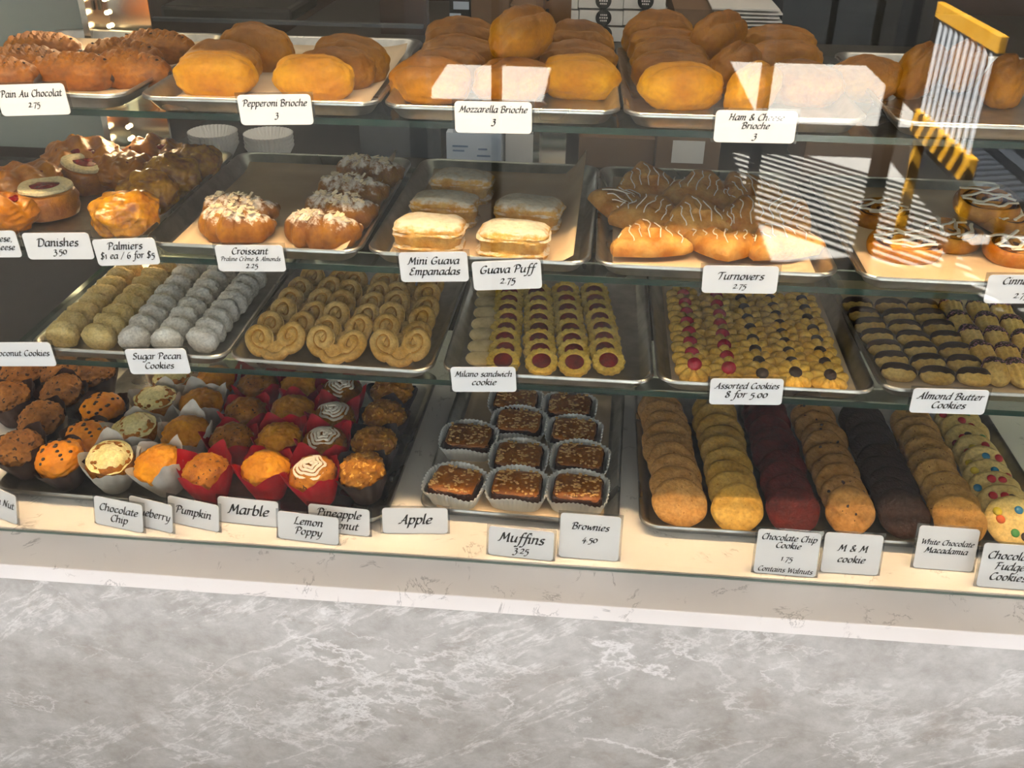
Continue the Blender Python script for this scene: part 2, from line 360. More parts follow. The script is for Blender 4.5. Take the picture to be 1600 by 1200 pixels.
# rear corner posts
def led_post(x, y, label, dots):
    bm = bmesh.new(); box(bm, (0, 0, .54), (.012, .05, 1.08)); box(bm, (.055 if dots else .03, .022, .54), (.10 if dots else .05, .008, 1.08)); o = tag(link('shelf_post', mesh(bm, M['chrome'], False), (x, y, 0)), label, 'post')
    bm = bmesh.new()
    box(bm, (0, 0, 0), (.005, .003, .016)); me = mesh(bm, M['black'], False)
    for k in range(22, 34): link('slot', me, (.012, .0165, .06+k*.03), parent=o)
    if dots:
        bm = bmesh.new(); bmesh.ops.create_icosphere(bm, subdivisions=2, radius=.0042); me = mesh(bm, M['led'])
        for k in range(44): link('led', me, (.026, .012, .05+k*.0235), parent=o)
    return o
led_post(-.935, .62, 'chrome shelf post with a column of warm glowing leds at the left', True)
led_post(-.11, .66, 'slotted metal shelf post behind the mozzarella brioche tray', False)
led_post(.95, .62, 'slotted metal shelf post behind the right end of the trays', False)
lamp('led_post_light', 'AREA', (-.85, .55, .62), (R(-90), R(0), R(-30)), 4, WARM, shape='RECTANGLE', size=.03, size_y=.9)
thingbox('side_panel', (-1.5, .70, .93), (1.1, .02, 1.0), M['greywall'], 'plain grey panel at the upper left rear of the case', 'panel')
thingbox('rear_cladding', (-1.5, .63, .215), (1.1, .02, .42), M['dark'], 'dark panel below the grey one at the lower left rear of the case', 'panel')

# ------------------------------------------------------------------ trays and parchment
def sheet_pan(w, d):
    h = .0235; prof = [(.020, .0015), (.017, .003), (.006, h-.002), (.003, h), (.0005, h+.0008), (-.001, h-.001), (-.001, h-.0045), (.0015, h-.005), (.0045, h-.006), (.016, .0005), (.019, 0)]
    bm = bmesh.new(); loft(bm, [[(x, y, z) for x, y in rrect(w-2*i, d-2*i, .032-i*.3, 8)] for i, z in prof]); return mesh(bm, M['tray'])
PAN = {}
def tray(k, x, w, d, label, rz=0, dy=0, group='baking trays in the pastry case'):
    if (w, d) not in PAN: PAN[(w, d)] = sheet_pan(w, d)
    o = link('baking_tray', PAN[(w, d)], (x+w/2, YS[k]+dy+d/2, ZS[k]-.0250), (0, 0, rz)); return tag(o, label, 'tray', group)
tray(1, -1.0, .330, .457, 'aluminium tray holding the pain au chocolat on the top shelf', R(-1))
tray(1, -.656, .345, .457, 'aluminium tray holding the pepperoni brioche on the top shelf', R(1.3))
tray(1, -.302, .330, .457, 'aluminium tray holding the mozzarella brioche on the top shelf', R(1.3))
tray(1, .0345, .330, .457, 'aluminium tray behind the ham brioche card on the top shelf', R(1.3))
tray(1, .405, .330, .457, 'aluminium tray of buns furthest right on the top shelf')
tray(2, -1.004, .330, .457, 'aluminium tray crowded with danishes on the second shelf')
tray(2, -.666, .330, .457, 'half empty aluminium tray with sugar dusted croissants')
tray(2, -.3228, .330, .457, 'aluminium tray with five sugared guava puffs', R(-1.2))
tray(2, .0116, .345, .457, 'aluminium tray heaped with drizzled turnovers', 0, -.004)
tray(2, .385, .345, .457, 'aluminium tray with iced cinnamon rolls at the right edge', 0, -.008)
tray(3, -.897, .330, .457, 'aluminium tray with rows of coconut and sugar dusted cookies')
tray(3, -.5585, .330, .457, 'aluminium tray with three rows of heart shaped palmiers', R(-1.6), -.006)
tray(3, -.219, .330, .457, 'aluminium tray with red jam cookies and pale oval biscuits', 0, -.006)
tray(3, .117, .332, .457, 'aluminium tray with cherry and chocolate topped piped cookies')
tray(3, .4535, .345, .457, 'aluminium tray with chocolate dipped almond cookies at the right', R(1.2), .017)
tray(0, -.99, .685, .50, 'wide aluminium tray packed with muffins on the counter', R(-1.6), -.022)
tray(0, -.255, .336, .457, 'aluminium tray of brownies in fluted papers on the counter', R(-2), .005)
tray(0, .1090, .690, .50, 'wide aluminium tray with seven rows of large cookies')
def sheet(k, x, w, d, label, y0=.02, lift=(0, .018), rz=0):      # parchment lining with lifting edges
    bm = bmesh.new(); nx, ny = 16, 22; g = []; x += w/2; y0 += d/2
    for j in range(ny+1):
        row = []
        for i in range(nx+1):
            u, v = i/nx, j/ny; z = .0006 + .0006*(1+nz(Vector((u, v, 0)), 3, int(abs(x)*40)))
            z += lift[1]*max(0, (u-.86)/.14)**1.5*(.55+.75*v) + lift[0]*max(0, (.10-u)/.10)**1.5 + .010*max(0, (v-.93)/.07)**1.4
            row.append(bm.verts.new(((u-.5)*w, (v-.5)*d, z)))
        g.append(row)
    for j in range(ny):
        for i in range(nx): bm.faces.new((g[j][i], g[j][i+1], g[j+1][i+1], g[j+1][i]))
    o = link('parchment_sheet', mesh(bm, M['parchment']), (x, YS[k]+y0, ZB[k]+.0006), (0, 0, R(rz))); m = o.modifiers.new('thickness', 'SOLIDIFY'); m.thickness = .0004
    tag(o, label, 'baking paper', 'parchment sheets lining the trays')
for k, x, w, lb, lf, rz, dy in ((1, -1.0, .33, 'parchment sheet under the pain au chocolat', .006, -1, 0), (1, -.656, .345, 'parchment sheet under the pepperoni brioche', .006, 1.3, 0), (2, -.666, .33, 'curling parchment sheet under the almond croissants', .026, 0, 0), (2, -.3228, .33, 'curling parchment sheet under the guava puffs', .036, -1.2, 0), (2, .0116, .345, 'parchment sheet under the drizzled turnovers', .006, 0, -.004),
        (2, .385, .345, 'parchment sheet under the cinnamon rolls', .006, 0, -.008), (3, .117, .332, 'parchment sheet under the cherry topped cookies', .014, 0, 0), (3, .4535, .345, 'parchment sheet under the chocolate dipped cookies', .004, 1.2, .017), (0, -.255, .336, 'parchment sheet under the brownies', 0, -2, .005)):
    sheet(k, x+.025, w-.05, .402, lb, .027+dy, (0, lf), rz)
# ------------------------------------------------------------------ staff side behind the case
def pbox(name, x0, y0, x1, y1, y, dep, mat, label, cat, group=None, bev=0, zb=None):      # a box whose front face at depth y spans these pixels
    a, b = aty(x0, y0, y), aty(x1, y1, y); b.z = zb if zb is not None else b.z; w, h = b.x-a.x, a.z-b.z
    return thingbox(name, ((a.x+b.x)/2, y+dep/2, (a.z+b.z)/2), (w, dep, h), mat, label, cat, group, None, bev)
zs = aty(950, 70, 1.1).z
def shelf(x0, x1, z, y0, y1, label, nm='storage_shelf'):
    thingbox(nm, ((x0+x1)/2, (y0+y1)/2, z-.012), (x1-x0, y1-y0, .024), M['board'], label, 'shelf')
ZU = aty(950, 66, 1.1).z
shelf(-.72, 1.6, ZU, 1.02, 1.6, 'dark storage shelf behind the case carrying the white boxes')
ZL = aty(770, 262, .95).z
shelf(-1.0, 1.6, ZL, .86, 1.5, 'dark lower storage shelf behind the case carrying paper cups')
thingbox('cabinet_back', (.25, 1.66, .3), (2.8, .04, 1.8), M['brownpanel'], 'dark brown cabinet back behind the storage shelves', 'panel')
# flat white boxes with round dark stamps
x0s = (866, 905, 976); g = 'white boxes with round dark stamps'
def whitebox(xa, ya, xb, yb, stamp, label):
    o = pbox('cake_box', xa+.7, ya+.7, xb-.7, yb-.4, 1.1, .14, M['whitebox'], label, 'box', g, .001)
    if stamp:
        s = aty(stamp, (ya+yb)/2, 1.1)-o.location; bm = bmesh.new(); r = 11.5*2.35/F
        lathe(bm, [(r, 0), (r, .0008)], 24); m = mesh(bm, M['black'], False); st = link('round_stamp', m, (s.x, -.0702, s.z), (R(90), 0, 0), o)
        bm = bmesh.new()
        for k, wd in ((.006, .016), (.0, .02), (-.006, .016)):
            for i in range(4): box(bm, (-wd/2+wd*(i+.5)/4, k, .0012), (wd/4*.7, .0032, .0004))
        link('stamp_lettering', mesh(bm, M['whitebox'], False), parent=st)
whitebox(866, 41, 911, 66, None, 'white box without a stamp, bottom row left, right of the slotted post')
whitebox(912, 41, 979, 66, 944, 'stamped white box in the bottom row, second from the slotted post')
whitebox(980, 42, 1046, 67, None, 'plain white box at the right end of the bottom row')
whitebox(866, 15, 904, 40.5, None, 'small white box in the middle row beside the slotted post')
whitebox(905, 15, 973, 40.5, 943, 'stamped white box in the middle row, second from the slotted post')
whitebox(974, 16, 1042, 41.5, 1007, 'stamped white box at the right end of the middle row')
whitebox(866, -12, 903, 14.5, None, 'small white box in the top row beside the slotted post')
whitebox(904, -12, 974, 14.5, 943, 'stamped white box in the top row, second from the slotted post')
whitebox(975, -12, 1040, 15.5, 1009, 'stamped white box at the right end of the top row')
pbox('cardboard_box', 736, -6, 795, 63, 1.12, .3, M['kraft'], 'brown cardboard box behind the mozzarella brioche, left of its pair', 'box', 'brown cardboard boxes')
pbox('cardboard_box', 797, 8, 838, 63, 1.12, .3, M['kraft'], 'narrow brown cardboard box just left of the slotted post', 'box', 'brown cardboard boxes')
o = pbox('printed_bag', 702, -8, 734, 58, 1.14, .12, M['black'], 'dark printed bag with pale patches left of the cardboard boxes', 'bag')
bm = bmesh.new()
for sx, sz, w, h in ((-.006, .09, .03, .045), (.004, .03, .036, .028), (-.01, -.012, .026, .02)): box(bm, (sx, -.0605, .052+sz*.55), (w, .001, h*.6))
link('printed_patch', mesh(bm, M['bluepaper'], False), parent=o)
pbox('wood_panel', 592, -10, 668, 66, 1.12, .03, M['brownpanel'], 'brown wood panel behind the pepperoni brioche tray', 'panel')
pbox('folded_cloth', 248, 8, 455, 38, 1.2, .25, M['board'], 'folded grey cloth on the shelf behind the pepperoni brioche', 'cloth', None, .01)
pbox('shelf_rail', 236, 33, 660, 40, 1.05, .02, plain('grey_rail', '55575a', .5), 'long grey rail at the back above the pepperoni brioche tray', 'rail')
# stack of flat sheets
for k in range(9):
    a = 'topmost' if k == 8 else 'lowest' if k == 0 else ORD[k]
    pbox('flat_carton', 1112+(k*7 % 11), 66-k*6-5.4, 1215+(k*5 % 9), 66-k*6, 1.1, .3, M['whitebox'], f'folded flat white carton, {a}{"" if k in (0, 8) else " from the bottom"} of the stack behind the ham brioche', 'carton', 'stack of flat cartons')
pbox('cardboard_box', 1054, 14, 1108, 66, 1.12, .25, M['kraft'], 'brown cardboard box between the stamped white boxes and the flat cartons', 'box', 'brown cardboard boxes')
for k, (a, b) in enumerate(((1228, 1300), (1304, 1372), (1376, 1450))):
    pbox('storage_bin', a, -20, b, 70+k*2, 1.15, .25, plain('grey_blue_bin', '2b3036', .6) if not k else M['dark'] if k == 2 else D.materials['grey_blue_bin'], ('grey blue bin right of the flat cartons', 'grey blue bin between two other bins', 'dark bin behind the rightmost buns')[k], 'bin', 'bins at the back right')
# lower shelf: paper cups and boxes
def fluted(r0, r1, h, n=36, amp=.035, seg=144, wave=0, wn=4):
    bm = bmesh.new(); rings = []
    for t, inner in ((0, 0), (.25, 0), (.5, 0), (.75, 0), (1, 0), (1, 1), (.5, 1), (.05, 1)):
        r = r0+(r1-r0)*t - (.0006 if inner else 0); ring = []
        for k in range(seg):
            a = 2*pi*k/seg; rr = r*(1+amp*t*cos(n*a)); ring.append((rr*cos(a), rr*sin(a), t*h*(1+wave*cos(wn*a))+(.0008 if inner and t < .1 else 0)))
        rings.append(ring)
    loft(bm, rings); return bm
proto('cup', 'baking_cup', [[('baking_cup', mesh(fluted(.032, .054, .042), M['paper']))]])
for x, nm in ((335, 'left'), (421, 'right')):
    p = aty(x, 226, .92)
    for k in range(4): put('cup', (p.x, p.y, ZL+.0005+k*.009), label=f'white fluted baking cup, {ORD[k]} from the bottom of the {nm} stack under the top shelf', cat='paper cup', group='stacks of fluted baking cups')
o = pbox('printed_box', 697, 207, 783, 262, .92, .2, M['bluepaper'], 'pale box with printed lines under the mozzarella brioche tray', 'box', zb=ZL+.0005)
mb = plain('blue_print', '5f7390', .7)
for sx, sz, w in ((-.03, .055, .035), (-.034, .045, .026), (.02, .05, .02), (.022, .035, .03)): link('printed_line', boxmesh((sx, -.1004, sz), (w, .0006, .004), mb), parent=o)
pbox('paper_box', 790, 205, 848, 262, .96, .2, M['whitebox'], 'plain pale box right of the box with printed lines', 'box', zb=ZL+.0005)
o = pbox('cardboard_box', 1028, 208, 1122, 262, .95, .22, M['kraft'], 'brown cardboard box with a white sticker under the ham brioche tray', 'box', 'brown cardboard boxes', zb=ZL+.0005)
link('white_sticker', boxmesh((0, -.111, .052), (.07, .001, .05), M['whitebox']), parent=o)
pbox('cardboard_box', 905, 214, 1020, 262, .98, .2, M['kraft'], 'low brown cardboard box left of the box with the white sticker', 'box', 'brown cardboard boxes', zb=ZL+.0005)
pbox('grey_bin', 560, 186, 690, 262, 1.0, .25, plain('dark_grey_bin', '33373a', .5), 'dark grey bin behind the croissant tray under the top shelf', 'bin', zb=ZL+.0005)
pbox('cardboard_box', 1260, 222, 1420, 262, .98, .2, M['kraft'], 'wide brown cardboard box at the back above the cinnamon rolls', 'box', 'brown cardboard boxes', zb=ZL+.0005)
# ------------------------------------------------------------------ patio the glass reflects, with an added roof shaping the sun
struct('exterior_pavement', (1, -6.6, FLOOR-.06), (20, 10, .1), M['pave'])
struct('exterior_building', (0, -12, 1.5), (30, .3, 5), M['frame'])
def mirror_at(px, py, z):                 # place whose reflection in the front glass shows at a pixel
    d = ray(px, py); t = (z-CAM.z)/d.z; p = CAM+d*t; return Vector((p.x, -p.y, z))
ROOF = 2.05; holes = []
def sunlit(x0, x1, y0, y1, z0, z1):       # opening in the added roof that lets the sun onto this block
    xs, ys = [], []
    for z in (z0, z1):
        s = SD*((ROOF-z)/-SD.z); xs += [x0-s.x, x1-s.x]; ys += [y0-s.y, y1-s.y]
    holes.append((min(xs), max(xs), min(ys), max(ys))); return holes[-1]
def patch(x0, y0, x1, y1, z=FLOOR):
    q = [mirror_at(x, y, z) for x, y in ((x0, y0), (x1, y0), (x0, y1), (x1, y1))]; xs = sorted(p.x for p in q); return xs[0]*.5+xs[1]*.5, xs[2]*.5+xs[3]*.5, q[0].y, q[2].y
bn, bf = mirror_at(1515, 268, FLOOR+.56), mirror_at(1434, 190, FLOOR+.56); sunlit(min(bn.x, bf.x)-.06, max(bn.x, bf.x)+.06, bf.y-.03, bn.y+.03, FLOOR+.50, FLOOR+1.05)
a = patch(1160, 95, 1390, 188); sunlit(*a, FLOOR, FLOOR)
a = patch(680, 98, 856, 152); sunlit(*a, FLOOR, FLOOR)
a = patch(1168, 238, 1440, 404); hs = sunlit(*a, FLOOR, FLOOR)
def roof(x0, x1, y0, y1):
    X = sorted({x0, x1, *(h[i] for h in holes for i in (0, 1))}); Y = sorted({y0, y1, *(h[i] for h in holes for i in (2, 3))}); bm = bmesh.new()
    for xa, xb in zip(X, X[1:]):
        for ya, yb in zip(Y, Y[1:]):
            mx, my = (xa+xb)/2, (ya+yb)/2
            if any(h[0] < mx < h[1] and h[2] < my < h[3] for h in holes): continue
            box(bm, (mx, my, ROOF), (xb-xa, yb-ya, .02))
    o = link('added_shade_roof', mesh(bm, M['shopwall'], False)); o['kind'] = 'structure'  # unseen roof added to shade the patio and leave sun patches
roof(-9, 11, -11.6, -.185)  # edge stops short so a sun strip bounces onto the counter front
bm = bmesh.new(); n = 15
for i in range(n): box(bm, ((hs[0]+hs[1])/2, hs[2]+(hs[3]-hs[2])*(i+.5)/n, ROOF), ((hs[1]-hs[0])*1.5, .035, .02), Euler((0, 0, R(45))))
o = link('added_shade_slats', mesh(bm, M['frame'], False)); o['kind'] = 'structure'  # unseen slats added to cast the striped shadow on the pavement
def pillar(n, px0, px1, y, mat):
    d0, d1 = ray(px0, 100), ray(px1, 100); t0, t1 = -(y+CAM.y)/d0.y, -(y+CAM.y)/d1.y; xa, xb = d0.x*(-y-CAM.y)/d0.y, d1.x*(-y-CAM.y)/d1.y
    o = struct(n, ((xa+xb)/2, y, (FLOOR+ROOF)/2), (xb-xa, .12, ROOF-FLOOR), M[mat])
pillar('wall_front', 640, 668, -2.2, 'whitemetal'); pillar('wall_front', 770, 782, -2.4, 'frame'); pillar('wall_front', 1196, 1206, -2.0, 'whitemetal'); pillar('wall_front', 1400, 1416, -2.0, 'frame')
# wooden bench with white rods in its back, in the sun behind the photographer
bn, bf = mirror_at(1515, 268, FLOOR+.56), mirror_at(1434, 190, FLOOR+.56); bd = (bf-bn).normalized(); bl = (bf-bn).length
root = tag(link('wooden_bench', None, ((bn.x+bf.x)/2, (bn.y+bf.y)/2, FLOOR), (0, 0, math.atan2(-bd.x, bd.y)+pi)), 'light wood bench with white rods in its back, reflected at the right of the glass', 'bench')
def bpart(n, c, s, m, bev=.005): bm = bmesh.new(); box(bm, c, s, None, bev); return link(n, mesh(bm, M[m], False), parent=root)
bpart('seat', (.26, 0, .44), (.40, bl, .03), 'frame')
bpart('back_rail', (0, 0, 1.0), (.03, bl+.04, .06), 'wood'); bpart('lower_rail', (0, 0, .56), (.035, bl+.04, .10), 'wood')
for y in (-bl/2+.02, bl/2-.02):
    bpart('leg', (.44, y, .21), (.04, .04, .42), 'wood'); bpart('leg', (.02, y, .255), (.04, .04, .51), 'wood')
bm = bmesh.new(); tube(bm, [(0, 0, .61), (0, 0, .97)], .010, 8); me = mesh(bm, M['whitemetal'])
for i in range(10): link('rod', me, (0, (i-4.5)*bl/10.3, 0), parent=root)
# ------------------------------------------------------------------ pastry shapes
def finish(bm, m): return mesh(bm, m)
def bun_mesh(seed, mat, L=.062, Wd=.031, H=.035):
    cr = random.Random(seed).uniform(-.3, .3)
    def fn(p):
        g = math.exp(-((p.y/Wd-cr-.3*nz(p, 18, seed))/.14)**2)*max(0, p.z/H)
        return Vector((p.x, p.y+.0025*nz(p, 30, seed+2), p.z-.006*g + .0012*nz(p, 60, seed)))
    return finish(blob(L, Wd, H, 5, .09, 14, seed, .78, .84, fn), mat)
proto('bun', 'brioche_roll', [[('brioche_roll', bun_mesh(s, M['bun']))] for s in range(4)])
proto('bungold', 'brioche_roll', [[('brioche_roll', bun_mesh(s+9, M['bunpale']))] for s in range(3)])
def pain(seed):
    def fn(p):
        k = max(0, p.z/.024)
        w = .0034*math.sin(p.x*2*pi/.0125 + 14*p.y)*k*math.exp(-(p.y/.018)**2)
        return Vector((p.x, p.y, p.z+w+.001*nz(p, 90, seed)))
    a = finish(blob(.060, .030, .026, 5, .07, 14, seed, .75, .85, fn), M['pain'])
    bm = bmesh.new()
    for x in (-.056, .056): blob(.006, .012, .008, 2, .2, 10, seed, .9, 1, None, bm, (x, 0, -.002))
    rnd = random.Random(seed)
    for k in range(9): blob(.003, .0016, .0015, 1, .2, 10, k, .9, 1, None, bm, (-.045+k*.0112+rnd.uniform(-.002, .002), rnd.uniform(-.004, .004), .0255-.006*abs(k-4)/4))
    rp = bmesh.new()
    for q in range(15):
        t = q/14*2-1; e = (1-abs(t)**3*.5); blob(.0052, .0125*e, .0085*e, 3, .08, 14, q, .95, 1, None, rp, (.050*t, .004, .0185*e))
    bmesh.ops.rotate(rp, verts=rp.verts, cent=(0, 0, 0), matrix=Matrix.Rotation(0, 3, 'Z'))
    return [('pain_au_chocolat', a), ('braid', finish(rp, M['pain'])), ('chocolate_filling', finish(bm, M['choc']))]
proto('pain', 'pain_au_chocolat', [pain(s) for s in range(3)])
def danish_round(seed):
    bm = bmesh.new(); f = lambda p, a, r: Vector((p.x*(1+.04*sin(3*a+seed)), p.y*(1+.04*sin(2*a)), p.z+.002*nz(p, 40, seed)))
    lathe(bm, [(.034, 0), (.043, .004), (.047, .014), (.046, .024), (.048, .032), (.043, .042), (.030, .046), (.010, .046)], 48, f)
    c = bmesh.new(); lathe(c, [(.037, .043), (.042, .047), (.041, .0515), (.034, .054), (.025, .053), (.021, .050), (.018, .045)], 48, f)
    j = bmesh.new(); lathe(j, [(.024, .046), (.023, .0515), (.012, .0535), (.002, .054)], 32, lambda p, a, r: Vector((p.x*(1+.18*sin(4*a)), p.y*(.75+.1*sin(3*a)), p.z)))
    return [('danish', finish(bm, M['danish'])), ('cream_ring', finish(c, M['cream'])), ('jam', finish(j, M['jam']))]
proto('danish', 'danish', [danish_round(s) for s in (1, 2)])
def lattice(seed):
    fn = lambda p: Vector((p.x, p.y, p.z + .004*sin(p.x*190+p.y*70+seed)*max(0, p.z/.026) + .004*nz(p, 40, seed)))
    a = finish(blob(.058, .04, .030, 5, .18, 14, seed, .7, .8, fn), M['danish'])
    bm = bmesh.new(); rnd = random.Random(seed)
    for k in range(3): blob(.011, .007, .004, 2, .3, 12, k, .9, 1, None, bm, (rnd.uniform(-.03, .03), rnd.uniform(-.022, -.002), .023))
    return [('fruit_danish', a), ('jam', finish(bm, M['jam']))]
proto('lattice', 'fruit_danish', [lattice(s) for s in range(3)])
def flaky(seed):
    def fn(p):
        return Vector((p.x, p.y, p.z)) * (1 + .10*nz(p, 55, seed) + .05*abs(nz(p, 130, seed)) + .03*sin(p.x*300+8*nz(p, 30, seed)))
    return finish(blob(.046, .036, .033, 5, .10, 14, seed, .75, .85, fn), M['glazed'])
proto('flaky', 'glazed_pastry', [[('glazed_pastry', flaky(s))] for s in range(3)])
def croissant(seed):
    n, seg = 44, 26; bm = bmesh.new(); rings = []
    for i in range(n+1):
        t = i/n*2-1; a = t*1.15; c = Vector((.060*sin(a)*1.02, -.050*(cos(a)-1)*1.0, 0)); d = Vector((cos(a), sin(a), 0)).normalized(); s = Vector((-d.y, d.x, 0))
        env = max(.12, (1-abs(t)**2.2))**.7; st = .80 + .22*(1-abs(((t*3.5+.5) % 1)*2-1))**.6
        r = .033*env*st; ring = []
        for k in range(seg):
            q = 2*pi*k/seg; p = c + s*cos(q)*r + Vector((0, 0, sin(q)*r*1.05)); p += (p-c)*.12*nz(p, 60, seed)
            ring.append((p.x, p.y, max(p.z, -.018)))
        rings.append(ring)
    loft(bm, rings)
    f = bmesh.new(); rnd = random.Random(seed)
    for k in range(34):
        a = rnd.uniform(-.75, .75); rr = rnd.uniform(-.016, .014); z = math.sqrt(max(0, 1-(rr/.034)**2))*.034*(1-abs(a/1.15)**2.2)**.7+.001
        box(f, (.060*sin(a)-rr*sin(a), -.05*(cos(a)-1)+rr*cos(a), z), (rnd.uniform(.006, .011), rnd.uniform(.004, .006), .0008), Euler((rnd.uniform(-.5, .5)-rr*22, rnd.uniform(-.5, .5), rnd.uniform(0, 6))))
    return [('almond_croissant', finish(bm, M['croissant'])), ('almond_flakes', mesh(f, M['flake'], False), 'stuff', 'pale almond flakes')]
proto('croissant', 'almond_croissant', [croissant(s) for s in range(3)])
def puff(seed):
    def fn(p):
        e = 1 - .10*math.exp(-((p.z+.004)/.006)**2) + .035*sin(p.z*900+5*nz(p, 30, seed))*(1 if p.z < .014 else 0)
        return Vector((p.x*e, p.y*e, p.z+.003*nz(p, 30, seed)))
    return finish(blob(.052, .035, .025, 5, .06, 14, seed, .8, .5, fn), M['puff'])
proto('puff', 'guava_puff', [[('guava_puff', puff(s))] for s in range(3)])
def turnover(seed):
    n = 40; bm = bmesh.new(); cor = [Vector((-.070, -.030, 0)), Vector((.070, -.030, 0)), Vector((0, .062, 0))]; rings = []
    base = []
    for e in range(3):
        a, b, c = cor[e], cor[(e+1) % 3], cor[(e+2) % 3]
        for k in range(12):
            t = k/12; p = a.lerp(b, .08+.84*t); out = (p-Vector((0, 0, 0))).normalized()*.006*sin(pi*t); base.append(p+out)
    for s, z in ((.98, 0), (1, .004), (1.0, .009), (.95, .0155), (.82, .0215), (.58, .0255), (.28, .0275), (.05, .028)):
        rings.append([tuple(Vector((p.x*s, p.y*s, z)) + Vector((0, 0, .0028*sin(p.x*s*170+p.y*60+seed) + .005*nz(p*s, 30, seed)))*(1 if z > .003 else 0)) for p in base])
    loft(bm, rings); ic = bmesh.new(); rnd = random.Random(seed)
    def hz(x, y):
        m = min(1, max(abs(x)/(.055*(1-max(0, y)/.07)+.006), max(-y/.027, y/.055))); return .0282 - .0165*m**2.2
    for k in range(7):
        x0 = -.045+k*.015; pts = []
        for j in range(12):
            t = j/11; y = -.024+t*(.062-abs(x0)*.75); x = x0+.0028*sin(j*.7+k)+rnd.uniform(-.001, .001); pts.append((x, y, hz(x, y)+.0028+.0028*sin(x*170+y*60+seed)))
        tube(ic, pts, .00095, 6)
    return [('turnover', finish(bm, M['turnover'])), ('icing_drizzle', finish(ic, M['icing']))]
proto('turnover', 'turnover', [turnover(s) for s in range(3)])
def cinn(seed):
    bm = bmesh.new(); fl = bmesh.new(); ic = bmesh.new(); rnd = random.Random(seed); sp = []
    for i in range(110):
        a = i/110*2*pi*3.0; r = .006+.0150*a/(2*pi); sp.append((r*cos(a), r*sin(a), .014+.0015*sin(a*3)))
    tube(bm, sp, lambda t: .0064*min(1, (1-t)*14+.3), 12, False, 0, 2.0)
    lathe(fl, [(.044, .003), (.047, .012), (.044, .0215), (.02, .0235), (.002, .0235)], 40)
    for k in range(4):
        pts = [(-.042+.009*j, -.027+.018*k+.006*sin(j*.9+k*2)+rnd.uniform(-.002, .002), .0275+.0012*sin(j*2)) for j in range(10)]
        tube(ic, [p for p in pts if p[0]**2+p[1]**2 < .046**2] or pts[:2], .0032, 6, flat=.5)
    return [('cinnamon_roll', finish(bm, M['cinnamon'])), ('filling', finish(fl, M['filling'])), ('icing', finish(ic, M['icing']))]
proto('cinn', 'cinnamon_roll', [cinn(s) for s in range(2)])
proto('coconut', 'coconut_cookie', [[('coconut_cookie', finish(blob(.0258, .0168, .0225, 4, .12, 14, s, .8, .72, lambda p: p+p.normalized()*.0012*nz(p, 260, s)), M['coconut']))] for s in range(4)])
proto('pecan', 'sugar_dusted_cookie', [[('sugar_dusted_cookie', finish(blob(.0255, .0168, .0235, 4, .12, 14, s+5, .8, .85, lambda p: p+p.normalized()*.0016*nz(p, 230, s)), M['pecan']))] for s in range(4)])
def palmier(seed):
    bm = bmesh.new(); dk = bmesh.new(); T = .0066; rnd = random.Random(seed); tw = rnd.uniform(-.1, .1)
    def lobe(sg, off, n, t0=0, z=0):
        out = []
        for i in range(n):
            t = t0+(1-t0)*i/(n-1); a = R(490-575*t); fr = .26+.74*t**1.1; x, y = (.0185*fr+off)*cos(a), (.0225*fr+off)*sin(a); q = R(-24)+tw
            out.append(Vector((sg*(.0215+x*cos(q)-y*sin(q)), .003+x*sin(q)+y*cos(q), z)))
        return out
    R_, L_ = lobe(1, 0, 44), lobe(-1, 0, 44); low = Vector((0, -.0285, 0))
    tube(bm, R_+[R_[-1].lerp(low, .4)-Vector((0, .003, 0)), low]+[L_[-1].lerp(low, .4)-Vector((0, .003, 0))]+L_[::-1], T, 12, flat=1.05)
    for sg in (1, -1):
        lathe(bm, [(.012, -.005), (.0185, -.004), (.0185, .002), (.004, .003)], 20, lambda p, a, r: Vector((p.x+sg*.0205, p.y*1.25+.001, p.z)))
        tube(dk, lobe(sg, -.0048, 40, .30, .0042), .0021, 6)
    lathe(bm, [(.008, -.005), (.012, -.004), (.012, .002), (.004, .003)], 16, lambda p, a, r: p+Vector((0, -.014, 0)))
    for b in (bm, dk):
        for v in b.verts: v.co += Vector((.0018*nz(v.co, 45, seed), .0018*nz(v.co, 45, seed+4), .0012*nz(v.co, 70, seed)))
    return [('palmier', finish(bm, M['palmier'])), ('caramel_swirl', finish(dk, M['palmier2']))]
proto('palmier', 'palmier', [palmier(s) for s in range(3)])
def milano(s):
    bm = bmesh.new(); f = lambda p, a, r: Vector((p.x*1.28, p.y*.92, p.z))
    lathe(bm, [(.012, 0), (.018, .0015), (.0195, .005), (.0185, .0085), (.014, .0105), (.004, .0112)], 32, f); return finish(bm, M['milano'])
proto('milano', 'oval_biscuit', [[('oval_biscuit', milano(0))]])
def linzer(s):
    bm = bmesh.new(); f = lambda p, a, r: Vector((p.x, p.y, p.z))*(1+.035*cos(14*a)*(r/.027)+.02*sin(2*a+s))
    lathe(bm, [(.021, 0), (.0262, .0012), (.0272, .005), (.0255, .009), (.020, .0105), (.0165, .0100), (.0145, .0075)], 84, f)
    j = bmesh.new(); lathe(j, [(.0152, .0070), (.0150, .0092), (.010, .0100), (.002, .0103)], 32); return [('jam_cookie', finish(bm, M['linzer'])), ('jam', finish(j, M['jam']))]
proto('linzer', 'jam_cookie', [linzer(s) for s in range(3)])
